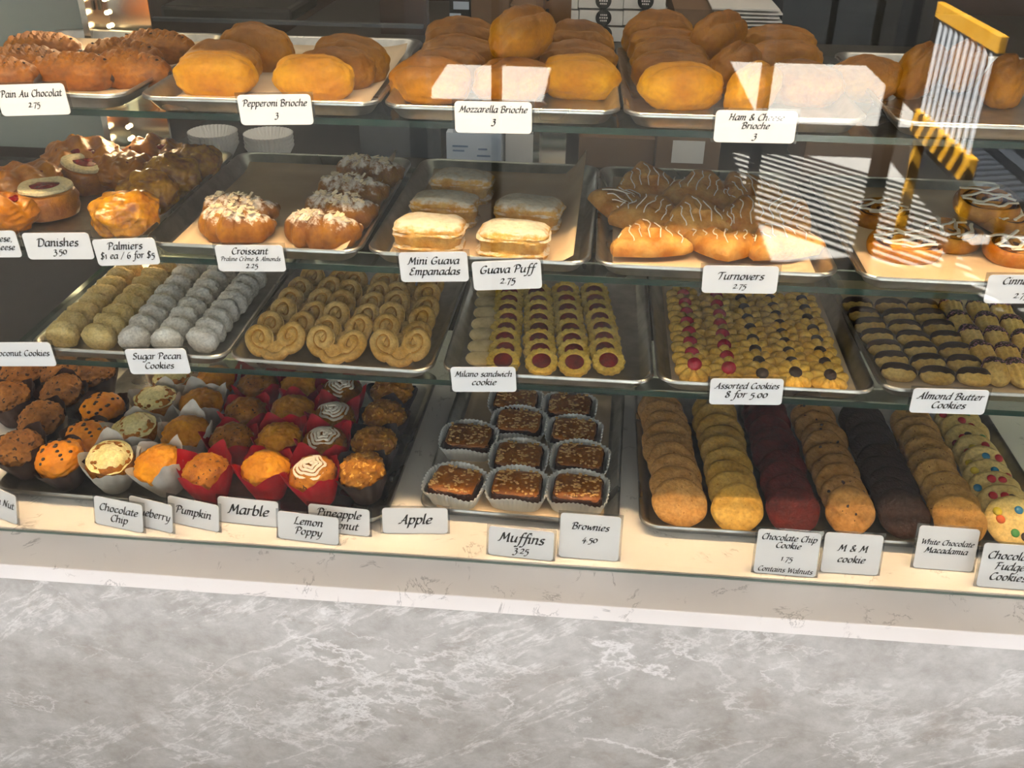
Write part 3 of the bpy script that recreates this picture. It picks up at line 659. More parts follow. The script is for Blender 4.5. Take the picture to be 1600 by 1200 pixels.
def spritz(top, s):
    bm = bmesh.new(); n = 9
    f = lambda p, a, r: Vector((p.x*(1+.18*abs(cos(n*a/2))**.6*min(1, r/.012)-.06), p.y*(1+.18*abs(cos(n*a/2))**.6*min(1, r/.012)-.06), p.z+.0038*abs(cos(n*a/2+.2))*min(1, r/.012)*(p.z > .003)))
    lathe(bm, [(.020, 0), (.0262, .002), (.0275, .006), (.0245, .011), (.018, .0145), (.010, .0158), (.002, .0150)], 108, f)
    j = blob(.0115, .0115, .0085, 3, .08, 14, s, .6) if top == 'cherry' else blob(.0100, .0100, .0046, 3, .10, 14, s, .7)
    for v in j.verts: v.co.z += .0195 if top == 'cherry' else .0182
    return [('piped_cookie', finish(bm, M['spritz'])), ('cherry' if top == 'cherry' else 'chocolate_drop', finish(j, M['cherry'] if top == 'cherry' else M['choc']))]
for k in ('cherry', 'choc'): proto('spritz_'+k, 'piped_cookie', [spritz(k, s) for s in range(2)])
def dipped(s):
    a = finish(blob(.0245, .0150, .0085, 4, .05, 14, s, .8, .8), M['butter'])
    def fn(p): p.y = max(p.y, .0005+.0012*sin(p.x*420+s)+.001*nz(p, 220, s)); return p
    return [('dipped_cookie', a), ('chocolate_dip', finish(blob(.0258, .0166, .0098, 4, .05, 14, s, .8, .8, fn), M['choc']))]
proto('dipped', 'dipped_cookie', [dipped(s) for s in range(3)])
def sprinkled(s):
    f = lambda p: Vector((p.x, p.y, p.z+.0011*sin(p.x*700)*max(0, p.z/.009)))
    def fn(p): p.y = max(p.y, .0105+.0012*nz(p, 220, s)); return p+p.normalized()*.0009*nz(p, 400, s)
    return [('sprinkled_cookie', finish(blob(.0170, .0270, .0100, 5, .04, 14, s, .8, .8, f), M['butter'])), ('sprinkle_dip', finish(blob(.0183, .0285, .0112, 4, .05, 14, s, .8, .8, fn), M['sprinkle']))]
proto('sprinkled', 'sprinkled_cookie', [sprinkled(s) for s in range(3)])
def brownie(s):
    rnd = random.Random(s); a = finish(blob(.0425, .036, .017, 5, .04, 14, s, .95, .34, lambda p: p+p.normalized()*.0012*nz(p, 140, s)), M['brownie'])
    def fn(p): p.z = max(p.z, .0125+.003*nz(Vector((p.x, p.y, 0)), 90, s)); return p
    c = finish(blob(.0412, .0347, .0190, 5, .03, 14, s, .95, .34, fn), M['caramel']); cr = bmesh.new()
    for k in range(110):
        x, y = rnd.uniform(-.037, .037), rnd.uniform(-.031, .031)
        if nz(Vector((x, y, 0)), 40, s) > -.1 or k < 20: blob(rnd.uniform(.0018, .0042), rnd.uniform(.0016, .003), .0018, 1, .3, 10, k, .9, 1, None, cr, (x, y, .0188))
    cup = fluted(.042, .051, .032, 44, .03, 220, .0)
    for v in cup.verts:
        L = math.hypot(v.co.x, v.co.y)
        if L > 1e-5:
            ca, sa = abs(v.co.x/L), abs(v.co.y/L); q = (ca**4+sa**4)**-.25; t = v.co.z/.032
            v.co.x *= q*1.04; v.co.y *= q*.92; v.co.z *= 1+.25*(1.1-q)*5*t
        v.co.z -= .0182
    return [('brownie', a), ('caramel_topping', c), ('chopped_nuts', mesh(cr, M['crumb']), 'stuff', 'pale chopped nuts'), ('paper_cup', mesh(cup, M['paper']), None, 'white fluted paper cup')]
proto('brownie', 'brownie', [brownie(s) for s in range(4)])
def cookie(s, mat, r=.0435, h=.014, extra=None):
    f = lambda p, a, rr: Vector((p.x, p.y, p.z))*(1+.035*sin(2*a+s)+.02*sin(3*a+2*s)+.012*sin(7*a+s)) + Vector((0, 0, .0016*nz(p, 60, s)))
    bm = bmesh.new(); lathe(bm, [(r*.86, 0), (r*.97, .0015), (r, h*.38), (r*.95, h*.68), (r*.84, h*.86), (r*.62, h*.98), (r*.36, h*1.05), (r*.1, h*1.07)], 56, f); return finish(bm, mat)
def bits(s, n, r, h, mat, sz, cat=None):
    bm = bmesh.new(); rnd = random.Random(s*17+n)
    for k in range(n):
        a, q = rnd.uniform(0, 6.28), r*.82*math.sqrt(rnd.random()); blob(sz*rnd.uniform(.8, 1.3), sz*rnd.uniform(.7, 1), sz*.55, 2, .2, 10, k, .9, 1, None, bm, (q*cos(a), q*sin(a), h*(1.05-.25*(q/r)**2)))
    return finish(bm, mat)
def candies(s):
    rnd = random.Random(s+40); out = []; cols = ['red', 'blue', 'yellow', 'orange', 'green', 'brown', 'red']; n = 6
    for k in range(n):
        a, q = 2*pi*k/n+rnd.uniform(-.3, .3), rnd.uniform(.014, .034); c = cols[(k+s) % 7]
        bm = blob(.0080, .0080, .0040, 2, 0, 10, k, .9, 1, None, None, (q*cos(a), q*sin(a), .0142-.003*(q/.04)**2)); out.append(('candy', finish(bm, M['candy_'+c]), None, c+' candy'))
    return out
for nm, kind, mt in (('tan_cookie', 'k0', 'ck_sugar'), ('golden_cookie', 'k1', 'ck_lemon'), ('red_cookie', 'k2', 'ck_red'), ('dark_cookie', 'k4', 'ck_dark'), ('macadamia_cookie', 'k5', 'ck_mac')):
    proto(kind, nm, [[(nm, cookie(s, M[mt], .0455 if kind == 'k0' else .0435))] for s in range(3)])
proto('k3', 'oatmeal_cookie', [[('oatmeal_cookie', cookie(s, M['ck_oat'], .0425, .015)), ('raisins', bits(s, 5, .04, .014, M['raisin'], .0032), 'stuff', 'dark raisins')] for s in range(3)])
proto('k6', 'candy_cookie', [[('candy_cookie', cookie(s, M['ck_candy'], .044))]+candies(s) for s in range(4)])
# muffins in tulip wrappers
def tulip(seed, mat, r0=.026, r1=.0405, h=.050, peak=.034, n=4):
    bm = bmesh.new(); seg = 72; rings = []; rnd = random.Random(seed); ph = rnd.uniform(0, 6); pk = [rnd.uniform(.7, 1.25) for _ in range(n)]
    for t in (0, .2, .45, .7, .85, 1):
        ring = []
        for k in range(seg):
            a = 2*pi*k/seg; u = (a+ph)/(2*pi)*n; f = 1-abs((u % 1)*2-1); pkf = pk[int(u) % n]*f**.8
            r = r0+(r1-r0)*min(1, t*1.25) + (.010*pkf*(t-.6)/.4 if t > .6 else 0); r *= 1+.03*sin(14*a+3*sin(a))*t
            z = t*h + (peak*pkf*(t-.6)/.4 if t > .6 else 0); ring.append((r*cos(a), r*sin(a), z))
        rings.append(ring)
    loft(bm, rings, True, False); me = mesh(bm, mat); return me
def muftop(seed, mat, R0=.0385, amp=.10, hh=.024, rough=.002):
    return finish(blob(R0, R0, hh, 5, amp, 14, seed, .5, .95, lambda p: Vector((p.x, p.y, p.z+.054))+p.normalized()*rough*nz(p, 160, seed)), mat)
def swirl(seed):
    bm = bmesh.new(); pts = []
    for i in range(120): a = i/120*2*pi*4; r = .004+.025*i/120; pts.append((r*cos(a)+.002*sin(5*a), r*sin(a)+.002*cos(4*a), .080-.012*(r/.03)**2+.0005*sin(a*3)))
    tube(bm, pts, .0026, 6); return finish(bm, M['icing'])
def chips(seed, n, mat, sz=.0036):
    bm = bmesh.new(); rnd = random.Random(seed+3)
    for k in range(n):
        a, q = rnd.uniform(0, 6.28), .032*math.sqrt(rnd.random()); blob(sz, sz*.9, sz*.7, 2, .15, 10, k, .9, 1, None, bm, (q*cos(a), q*sin(a), .0540+.0235*math.sqrt(max(0, 1-(q/.0405)**2))))
    return finish(bm, mat)
def cap(seed):
    def fn(p): e = .0125+.004*nz(Vector((p.x, p.y, 0)), 70, seed); p.z = max(p.z, e); return p+Vector((0, 0, .0545))
    return finish(blob(.0372, .0372, .0265, 5, .08, 14, seed, .5, .95, fn), M['cremetop'])
WR = {'d': [tulip(s, M['wrapd'], peak=.016) for s in range(3)], 'w': [tulip(s, M['wrapw']) for s in range(3)], 'r': [tulip(s+5, M['wrapr']) for s in range(3)]}
proto('mD', 'muffin', [[('muffin', muftop(s, M['muf_nut'], rough=.004)), ('paper_wrapper', WR['d'][s], None, 'dark brown paper wrapper')] for s in range(3)])
proto('mC', 'muffin', [[('muffin', muftop(s+4, M['muf_ch'])), ('paper_wrapper', WR['d'][s], None, 'dark brown paper wrapper'), ('chocolate_chips', chips(s, 16, M['chip']), 'stuff', 'dark chocolate chips')] for s in range(3)])
proto('mW', 'muffin', [[('muffin', muftop(s+8, M['muf_br'])), ('paper_wrapper', WR['w'][s], None, 'white paper wrapper'), ('cream_icing', cap(s)), ('chocolate_shavings', chips(s+8, 12, M['muf_br'], .0042), 'stuff', 'brown crumbs')] for s in range(3)])
proto('mO', 'muffin', [[('muffin', muftop(s+12, M['muf_or'], .040, rough=.003)), ('paper_wrapper', WR['w'][(s+1) % 3], None, 'white paper wrapper')] for s in range(3)])
proto('mR', 'muffin', [[('muffin', muftop(s+16, M['muf_br'], rough=.003)), ('paper_wrapper', WR['r'][s], None, 'red paper wrapper')] for s in range(3)])
proto('mS', 'muffin', [[('muffin', muftop(s+20, M['muf_or'], .0395, rough=.003)), ('paper_wrapper', WR['r'][(s+1) % 3], None, 'red paper wrapper')] for s in range(3)])
proto('mI', 'muffin', [[('muffin', muftop(s+24, M['muf_br'])), ('paper_wrapper', WR['r'][(s+2) % 3], None, 'red paper wrapper'), ('icing_swirl', swirl(s))] for s in range(3)])
proto('mA', 'muffin', [[('muffin', muftop(s+28, M['muf_cr'], rough=.005)), ('paper_wrapper', WR['d'][(s+1) % 3], None, 'dark brown paper wrapper')] for s in range(3)])

# ------------------------------------------------------------------ placing
def item(kind, px, py, k, hc, rot=(0, 0, 0), label='', cat='', group='', sc=None, v=None, dz=0):
    """px,py: where the middle of the thing shows; hc: height of its middle above the tray; rot: tilt, roll, turn in degrees."""
    p = at(px, py, ZB[k]+.001+hc+dz); q = rot
    return put(kind, p, (R(q[0]), R(q[1]), R(q[2])), label, cat, group, sc, v)
def column(kind, k, front, back, n, rad, th, tilt, what, col, cat, group, jit=.0012, zrot=True, sc=None, turn=(0, 0), mid=None, mh=None):
    """A row of tilted rounds from the front of a tray to its back."""
    s = sc or 1; hc = rad*s*sin(R(tilt)) + (0 if mid else .0) + .0008; hc = mh or hc; a, b = at(*front, ZB[k]+hc+th), at(*back, ZB[k]+hc+th)
    for i in range(n):
        t = i/max(1, n-1); p = a.lerp(b, t); p += Vector((random.uniform(-jit, jit), random.uniform(-jit, jit)*.6, 0)); p.z = ZB[k]+.001+hc + (th*.5*cos(R(tilt)) if mid else 0)
        r = (Matrix.Rotation(R(tilt+(9 if i == 0 and kind[0] == 'k' else 0)+random.uniform(-2, 2)), 4, 'X') @ Matrix.Rotation(random.uniform(0, 6.28) if zrot else R(random.uniform(*turn)), 4, 'Z')).to_euler()
        w = ORD[i]+' '+what+' from the front' if i else 'frontmost '+what
        put(kind, p, r, f'{w} {col}', cat, group, sc)
# top shelf
B1 = 'brioche rolls on the top shelf'
for px, py, rz, lb, v in ((70, 80, -4, 'braided pain au chocolat at the back left of its tray', 0), (246, 77, -6, 'braided pain au chocolat alone at the back right of its tray', 1), (192, 92, -5, 'braided pain au chocolat behind the smooth front one, right of the middle', 2),
        (42, 103, 2, 'pain au chocolat in the middle left of its tray', 1), (118, 114, -3, 'large pain au chocolat lying at the very front', 0), (203, 112, -8, 'pain au chocolat in the front right corner of its tray', 2), (-10, 122, 8, 'pain au chocolat cut by the left edge of the picture', 1)):
    item('pain', px, py, 1, .022, (10, 0, rz), lb, 'pastry', 'pains au chocolat on the top shelf', 1.12, v)
for px, py, hc, rot, lb, kd, v in ((337, 117, .030, (22, 0, 3), 'golden brioche roll at the front left, left of the Pepperoni Brioche card', 'bungold', 0), (348, 100, .034, (34, 0, 0), 'brioche roll leaning right behind the front left pepperoni roll', 'bun', 1), (402, 80, .040, (38, 0, -4), 'big brioche roll standing at the back of the pepperoni tray', 'bun', 2),
        (491, 123, .028, (14, 0, -2), 'golden brioche roll at the front right of the pepperoni tray', 'bungold', 1), (528, 108, .032, (26, 0, -3), 'brioche roll behind the front right pepperoni roll', 'bun', 0), (548, 99, .036, (32, 0, -8), 'dark brioche roll rearmost at the right of the pepperoni tray', 'bun', 3),
        (672, 128, .033, (28, 0, 2), 'brioche roll at the front left of the mozzarella tray', 'bun', 1), (699, 108, .040, (45, 0, 0), 'second brioche roll of the leaning left row in the mozzarella tray', 'bun', 0), (716, 90, .044, (52, 0, 3), 'third brioche roll of the leaning left row in the mozzarella tray', 'bun', 2), (722, 68, .056, (52, 0, 0), 'reddish brioche roll rearmost in the left row of the mozzarella tray', 'bun', 3),
        (816, 88, .046, (40, 0, 62), 'lower of the two stacked brioche rolls at the back middle', 'bun', 0), (816, 54, .098, (30, 0, 55), 'upper of the two stacked brioche rolls at the back middle', 'bun', 1), (800, 127, .032, (26, 0, 30), 'brioche roll at the front middle of the mozzarella tray', 'bun', 2),
        (905, 122, .036, (40, 0, -4), 'golden brioche roll at the front right of the mozzarella tray', 'bungold', 2), (903, 98, .042, (46, 0, -3), 'middle brioche roll of the right row in the mozzarella tray', 'bun', 3), (902, 76, .048, (44, 0, -6), 'rearmost brioche roll of the right row in the mozzarella tray', 'bun', 1),
        (1064, 136, .036, (36, 0, 2), 'golden brioche roll at the front left of the ham tray', 'bungold', 1), (1050, 113, .040, (46, 0, 0), 'second brioche roll of the leaning row in the ham tray', 'bun', 0), (1046, 93, .043, (52, 0, 2), 'third brioche roll of the leaning row in the ham tray', 'bun', 2), (1040, 76, .048, (54, 0, 0), 'fourth brioche roll of the leaning row in the ham tray', 'bun', 3), (1028, 58, .058, (50, 0, 5), 'rearmost brioche roll of the leaning row in the ham tray', 'bun', 1),
        (1120, 62, .068, (56, 0, 52), 'tall smooth brioche roll standing at the back middle of the ham tray', 'bun', 1), (1147, 106, .050, (66, 0, 60), 'brioche roll on end beside the leaning row in the ham tray', 'bun', 2), (1176, 142, .036, (52, 0, 62), 'golden brioche roll on end at the front right of the ham tray', 'bungold', 0), (1216, 72, .050, (30, 0, -6), 'brioche roll at the back right of the ham tray', 'bun', 3), (1226, 96, .042, (30, 0, -8), 'brioche roll below the back right one in the ham tray', 'bun', 0), (1252, 132, .034, (20, 0, -8), 'brioche roll in the glare at the front right of the ham tray', 'bun', 2),
        (1352, 124, .034, (34, 0, 20), 'brioche roll at the left of the rightmost top tray', 'bun', 2), (1436, 112, .044, (46, 0, 62), 'big brioche roll on end in the rightmost top tray', 'bun', 0), (1505, 104, .044, (40, 0, 70), 'brioche roll behind the reflected chair in the rightmost top tray', 'bun', 1), (1570, 128, .040, (36, 0, 68), 'brioche roll at the right edge of the picture on the top shelf', 'bun', 3)):
    item(kd, px, py, 1, hc-.012 if hc > .06 else .027+max(0, hc-.034)*.5, (rot[0]*.4, rot[1], rot[2]), lb, 'brioche', B1, (1.0, 1.0, 1.3) if ('big' in lb or 'tall' in lb or 'rearmost' in lb) else (1.0, 1.0, 1.15) if rot[2] > 40 else 1.0, v)
# second shelf
for kd, px, py, hc, rot, lb, sc, v in (('danish', 80, 336, .026, (0, 0, 10), 'round danish with a pale cream ring and red centre at the front', 1.0, 0), ('danish', 133, 294, .030, (10, 6, 60), 'round danish with smeared cream ring, behind the front one', .95, 1),
        ('lattice', 38, 292, .030, (14, 0, 35), 'brown fruit danish at the left of the danish tray', 1.15, 0), ('lattice', 128, 250, .034, (16, 0, 20), 'brown fruit danish at the back left of the danish tray', 1.15, 1), ('lattice', 0, 336, .026, (8, 0, 60), 'fruit danish at the lower left edge of the picture', 1.0, 2), ('lattice', 244, 243, .030, (10, 0, -10), 'glossy fruit danish at the back middle of the danish tray', 1.0, 2), ('lattice', 193, 268, .030, (12, 0, -20), 'dark glossy fruit danish in the middle of the danish tray', 1.0, 0),
        ('flaky', 197, 336, .030, (10, 0, 20), 'glazed flaky pastry at the front of the right row, behind the Palmiers card', 1.1, 0), ('flaky', 232, 302, .031, (10, 0, 30), 'second glazed flaky pastry from the front in the right row', 1.05, 1), ('flaky', 268, 276, .031, (12, 0, 10), 'third glazed flaky pastry from the front in the right row', 1.05, 2), ('flaky', 305, 256, .031, (12, 0, 0), 'rearmost glazed flaky pastry in the right row', 1.0, 0)):
    item(kd, px, py, 2, hc if kd != 'danish' else 0.0, rot, lb, 'danish' if kd != 'flaky' else 'pastry', 'danishes on the second shelf' if kd != 'flaky' else 'glazed flaky pastries', sc, v, .0)
for px, py, rz, hc, tl, lb, v in ((364, 356, -8, .020, 6, 'almond croissant at the front left of the half empty tray', 0), (372, 336, -4, .026, 16, 'almond croissant just behind the front left one', 1), (500, 364, -6, .020, 6, 'almond croissant at the front of the right row', 2), (528, 334, -10, .025, 14, 'second almond croissant from the front in the right row', 0), (548, 304, -8, .025, 14, 'third almond croissant from the front in the right row', 1), (574, 274, -8, .026, 14, 'rearmost almond croissant in the right row', 2)):
    item('croissant', px, py, 2, hc, (tl, 0, rz), lb, 'croissant', 'almond croissants on the second shelf', 1.0, v)
for px, py, rz, hc, lb, v in ((673, 366, -2, .021, 'guava puff at the front left, above the Mini Guava Empanadas card', 0), (803, 375, -2, .021, 'guava puff at the front right, above the Guava Puff card', 1), (696, 327, -5, .022, 'guava puff behind the front left one', 2), (827, 335, -7, .022, 'guava puff behind the front right one', 0), (722, 291, -6, .022, 'rearmost guava puff of its tray', 1)):
    item('puff', px, py, 2, hc, (0, 0, rz), lb, 'pastry', 'guava puffs on the second shelf', 1.05, v)
for px, py, hc, rot, lb, v in ((1012, 385, .014, (6, 0, 10), 'turnover at the front left of its tray', 0), (1130, 391, .012, (4, 0, 176), 'turnover at the front middle above the Turnovers card', 1), (1218, 388, .014, (6, 0, 20), 'turnover at the front right corner of its tray', 2), (966, 330, .016, (18, 0, 80), 'turnover on end at the left side of its tray', 1), (1015, 345, .020, (18, 0, -25), 'turnover in the second row, left', 2), (1088, 352, .024, (22, 0, 15), 'turnover in the second row, middle', 0), (1170, 350, .024, (22, 0, 0), 'turnover in the second row, right', 1), (1222, 345, .020, (14, 0, -40), 'turnover leaning at the right side of its tray', 2),
        (1010, 296, .020, (22, 0, 10), 'turnover at the back left of its tray', 0), (1092, 306, .020, (24, 0, -15), 'turnover at the back middle of its tray', 2), (1165, 308, .018, (20, 0, 30), 'turnover at the back right of its tray', 1)):
    item('turnover', px, py, 2, hc, rot, lb, 'turnover', 'turnovers on the second shelf', 1.0, v)
for px, py, hc, rot, lb, v in ((1408, 396, .014, (4, 0, 0), 'iced cinnamon roll at the front left of its tray', 0), (1478, 380, .014, (3, 0, 60), 'cinnamon roll behind the front left one, partly in glare', 1), (1582, 402, .014, (4, 0, 30), 'cinnamon roll at the front by the right edge of the picture', 1), (1372, 345, .014, (4, 0, 20), 'cinnamon roll at the left of the second row, under the glare', 1), (1556, 352, .016, (8, 0, 70), 'darkly filled cinnamon roll in the second row at the right', 0), (1535, 330, .036, (10, 0, 10), 'topmost iced cinnamon roll at the back right', 1)):
    item('cinn', px, py, 2, hc-.014, rot, lb, 'cinnamon roll', 'cinnamon rolls on the second shelf', (1.05, .95, 1) if v else (1.1, .95, 1), v)
# third shelf
for i, (kd, f, b, nm, col) in enumerate((('coconut', (98, 523), (203, 425), 'coconut cookie', 'in the far left column'), ('coconut', (155, 527), (256, 424), 'coconut cookie', 'in the second column'), ('pecan', (212, 530), (302, 421), 'sugar dusted cookie', 'in the left sugary column'), ('pecan', (263, 533), (346, 427), 'sugar dusted cookie', 'in the middle sugary column'), ('pecan', (317, 532), (394, 436), 'sugar dusted cookie', 'in the right sugary column beside the palmiers'))):
    column(kd, 3, f, b, 8, .020, 0, 10, nm, col, 'cookie', 'coconut cookies' if i < 2 else 'sugar dusted pecan cookies', .001, False, None, (-12, 12), None, .0195)
for f, b, col in (((430, 526), (508, 434), 'in the left row'), ((523, 531), (578, 440), 'in the middle row'), ((624, 535), (648, 442), 'in the right row')):
    column('palmier', 3, f, b, 6, .030, .007, 40, 'heart shaped palmier', col, 'palmier', 'palmiers on the third shelf', .003, False, 1.14, (-14, 10))
column('milano', 3, (752, 563), (767, 446), 8, .016, .006, 10, 'pale oval biscuit', 'in the left column', 'biscuit', 'pale oval biscuits', .001, False, None, (-8, 8), True)
for f, b, col in (((787, 562), (797, 457), 'in the first jam column'), ((845, 563), (840, 457), 'in the second jam column'), ((899, 565), (884, 455), 'in the third jam column'), ((950, 562), (928, 455), 'in the rightmost jam column')):
    column('linzer', 3, f, b, 8, .027, .008, 20, 'red jam cookie', col, 'cookie', 'red jam cookies', .0015)
for kd, f, b, n, nm, col in (('spritz_cherry', (1083, 571), (1067, 462), 8, 'cherry topped cookie', 'in the left cherry column'), ('spritz_cherry', (1136, 577), (1117, 464), 8, 'cherry topped cookie', 'in the right cherry column'), ('spritz_choc', (1190, 584), (1157, 468), 8, 'chocolate centred cookie', 'in the column beside the cherries'), ('spritz_choc', (1241, 582), (1203, 468), 9, 'chocolate centred cookie', 'in the middle chocolate column'), ('spritz_choc', (1294, 586), (1250, 469), 8, 'chocolate centred cookie', 'in the right chocolate column')):
    column(kd, 3, f, b, n, .027, .012, 26, nm, col, 'cookie', 'cherry topped piped cookies' if 'cherry' in kd else 'chocolate centred piped cookies', .0012)
for kd, f, b, n, nm, col in (('dipped', (1404, 583), (1340, 478), 7, 'chocolate dipped cookie', 'in the left dipped column'), ('dipped', (1464, 588), (1392, 480), 7, 'chocolate dipped cookie', 'in the middle dipped column'), ('dipped', (1522, 590), (1442, 480), 7, 'chocolate dipped cookie', 'in the right dipped column'), ('sprinkled', (1556, 582), (1486, 484), 5, 'sprinkle tipped cookie', 'in the left sprinkled column'), ('sprinkled', (1592, 584), (1528, 486), 5, 'sprinkle tipped cookie', 'in the middle sprinkled column'), ('sprinkled', (1640, 590), (1566, 490), 5, 'sprinkle tipped cookie', 'in the right sprinkled column')):
    column(kd, 3, f, b, n, .015 if kd == 'dipped' else .026, 0, 24 if kd == 'dipped' else 16, nm, col, 'cookie', 'chocolate dipped almond cookies' if kd == 'dipped' else 'sprinkle tipped almond cookies', .001, False, 1.08 if kd == 'dipped' else 1.12, (-6, 6), None, .0125 if kd == 'dipped' else .0165)
# counter level: muffins, brownies, cookies
for kd, px, py, lb, rx, rz in (('mD', 30, 702, 'nut topped muffin in dark paper at the front left edge', 14, 0), ('mC', 92, 720, 'golden chocolate chip muffin in dark paper, frontmost of its kind', 16, 0), ('mW', 174, 724, 'cream topped muffin in white paper at the front', 14, 8), ('mO', 246, 728, 'orange muffin in white paper at the front', 14, -8), ('mR', 322, 739, 'brown muffin in red paper at the front, left of the larger orange one', 8, 0), ('mS', 414, 734, 'orange muffin in red paper at the front, above the Marble card', 8, 0), ('mI', 488, 742, 'icing swirled muffin in red paper at the front', 8, -6), ('mA', 565, 736, 'crumble topped muffin in dark paper at the front right', 8, -4),
        ('mD', 64, 658, 'nut topped muffin in dark paper, second from the front at the left', 20, 0), ('mC', 136, 686, 'golden chocolate chip muffin in dark paper, second from the front', 12, 0), ('mW', 212, 676, 'cream topped muffin in white paper, second from the front', 10, 0), ('mO', 290, 678, 'orange muffin in white paper, second from the front', 8, 0), ('mR', 362, 688, 'brown muffin in red paper, second from the front', 6, 0), ('mS', 437, 687, 'orange muffin in red paper, second from the front', 6, 0), ('mI', 507, 694, 'icing swirled muffin in red paper, second from the front', 6, 0), ('mA', 584, 692, 'crumble topped muffin in dark paper, second from the front', 6, 0),
        ('mD', 96, 616, 'nut topped muffin in dark paper, third from the front at the left', 20, 0), ('mC', 160, 640, 'golden chocolate chip muffin in dark paper, third from the front', 8, 0), ('mW', 244, 630, 'cream topped muffin in white paper, third from the front', 8, 0), ('mO', 314, 632, 'orange muffin in white paper, third from the front', 6, 0), ('mR', 384, 646, 'brown muffin in red paper, third from the front', 6, 0), ('mS', 458, 643, 'orange muffin in red paper, third from the front', 6, 0), ('mI', 522, 654, 'icing swirled muffin in red paper, third from the front', 6, 0), ('mA', 600, 650, 'crumble topped muffin in dark paper, third from the front', 6, 0),
        ('mD', 146, 584, 'nut topped muffin in dark paper, rearmost at the left', 10, 0), ('mW', 272, 594, 'cream topped muffin in white paper, rearmost of its kind', 6, 0), ('mO', 338, 596, 'orange muffin in white paper, rearmost of its kind', 6, 0), ('mR', 402, 604, 'brown muffin in red paper, rearmost of its kind', 6, 0), ('mS', 472, 604, 'orange muffin in red paper, rearmost of its kind', 6, 0), ('mI', 534, 614, 'icing swirled muffin in red paper, rearmost of its kind', 6, 0), ('mA', 612, 612, 'crumble topped muffin in dark paper, rearmost of its kind', 6, 0), ('mD', 12, 622, 'nut topped muffin in dark paper cut by the left edge, behind the front one', 10, 0), ('mD', 34, 583, 'nut topped muffin in dark paper in the rear left corner of the tray', 8, 0), ('mD', 90, 578, 'nut topped muffin in dark paper at the back, second from the left corner', 8, 0)):
    p = at(px, py, .062); p.z = ZB[0]+.002; rot = Euler((R(rx), R(rz), random.uniform(0, 6.28)), 'XYZ'); up = Vector((0, 0, .06)); m = (Matrix.Rotation(R(rx), 3, 'X') @ Matrix.Rotation(R(rz), 3, 'Y') @ Matrix.Rotation(random.uniform(0, 6.28), 3, 'Z'))
    s = m @ up; s *= 1.06; p -= Vector((s.x, s.y, 0)); p.z += .026*abs(sin(R(rx))); put(kd, p, m.to_euler(), lb, 'muffin', 'muffins on the counter tray', 1.02)
for px, py, rz, lb, v in ((712, 760, -14, 'caramel brownie in a white cup at the front left', 0), (808, 765, -3, 'caramel brownie in a white cup at the front middle', 1), (903, 771, -4, 'caramel brownie in a white cup at the front right', 2), (733, 690, -4, 'caramel brownie in a white cup in the second row, left', 3), (811, 720, -3, 'caramel brownie in a white cup in the second row, middle', 0), (906, 722, -5, 'caramel brownie in a white cup in the second row, right', 1), (811, 666, -3, 'caramel brownie in a white cup in the third row, middle', 2), (897, 681, -4, 'caramel brownie in a white cup in the third row, right', 3), (806, 632, -3, 'caramel brownie in a white cup in the back row, middle', 1), (890, 641, -3, 'caramel brownie in a white cup in the back row, right', 0)):
    item('brownie', px, py, 0, .0185, (4, 0, rz), lb, 'brownie', 'brownies in fluted cups', 1.0, v)
for kd, f, b, nm, col in (('k0', (1064, 778), (1034, 636), 'plain tan cookie', 'in the leftmost row'), ('k1', (1153, 785), (1115, 638), 'golden cookie', 'in the second row from the left'), ('k2', (1241, 790), (1195, 642), 'red velvet cookie', 'in the dark red row'), ('k3', (1328, 791), (1274, 650), 'oatmeal raisin cookie', 'between the red and the dark rows'), ('k4', (1413, 796), (1350, 652), 'dark chocolate cookie', 'in the almost black row'), ('k5', (1498, 804), (1424, 657), 'pale brown cookie', 'right of the almost black row'), ('k6', (1582, 806), (1497, 655), 'candy studded cookie', 'in the rightmost row')):
    column(kd, 0, f, b, 9, .0435, .013, 28, nm, col, 'cookie', nm+'s on the counter tray', .0035)
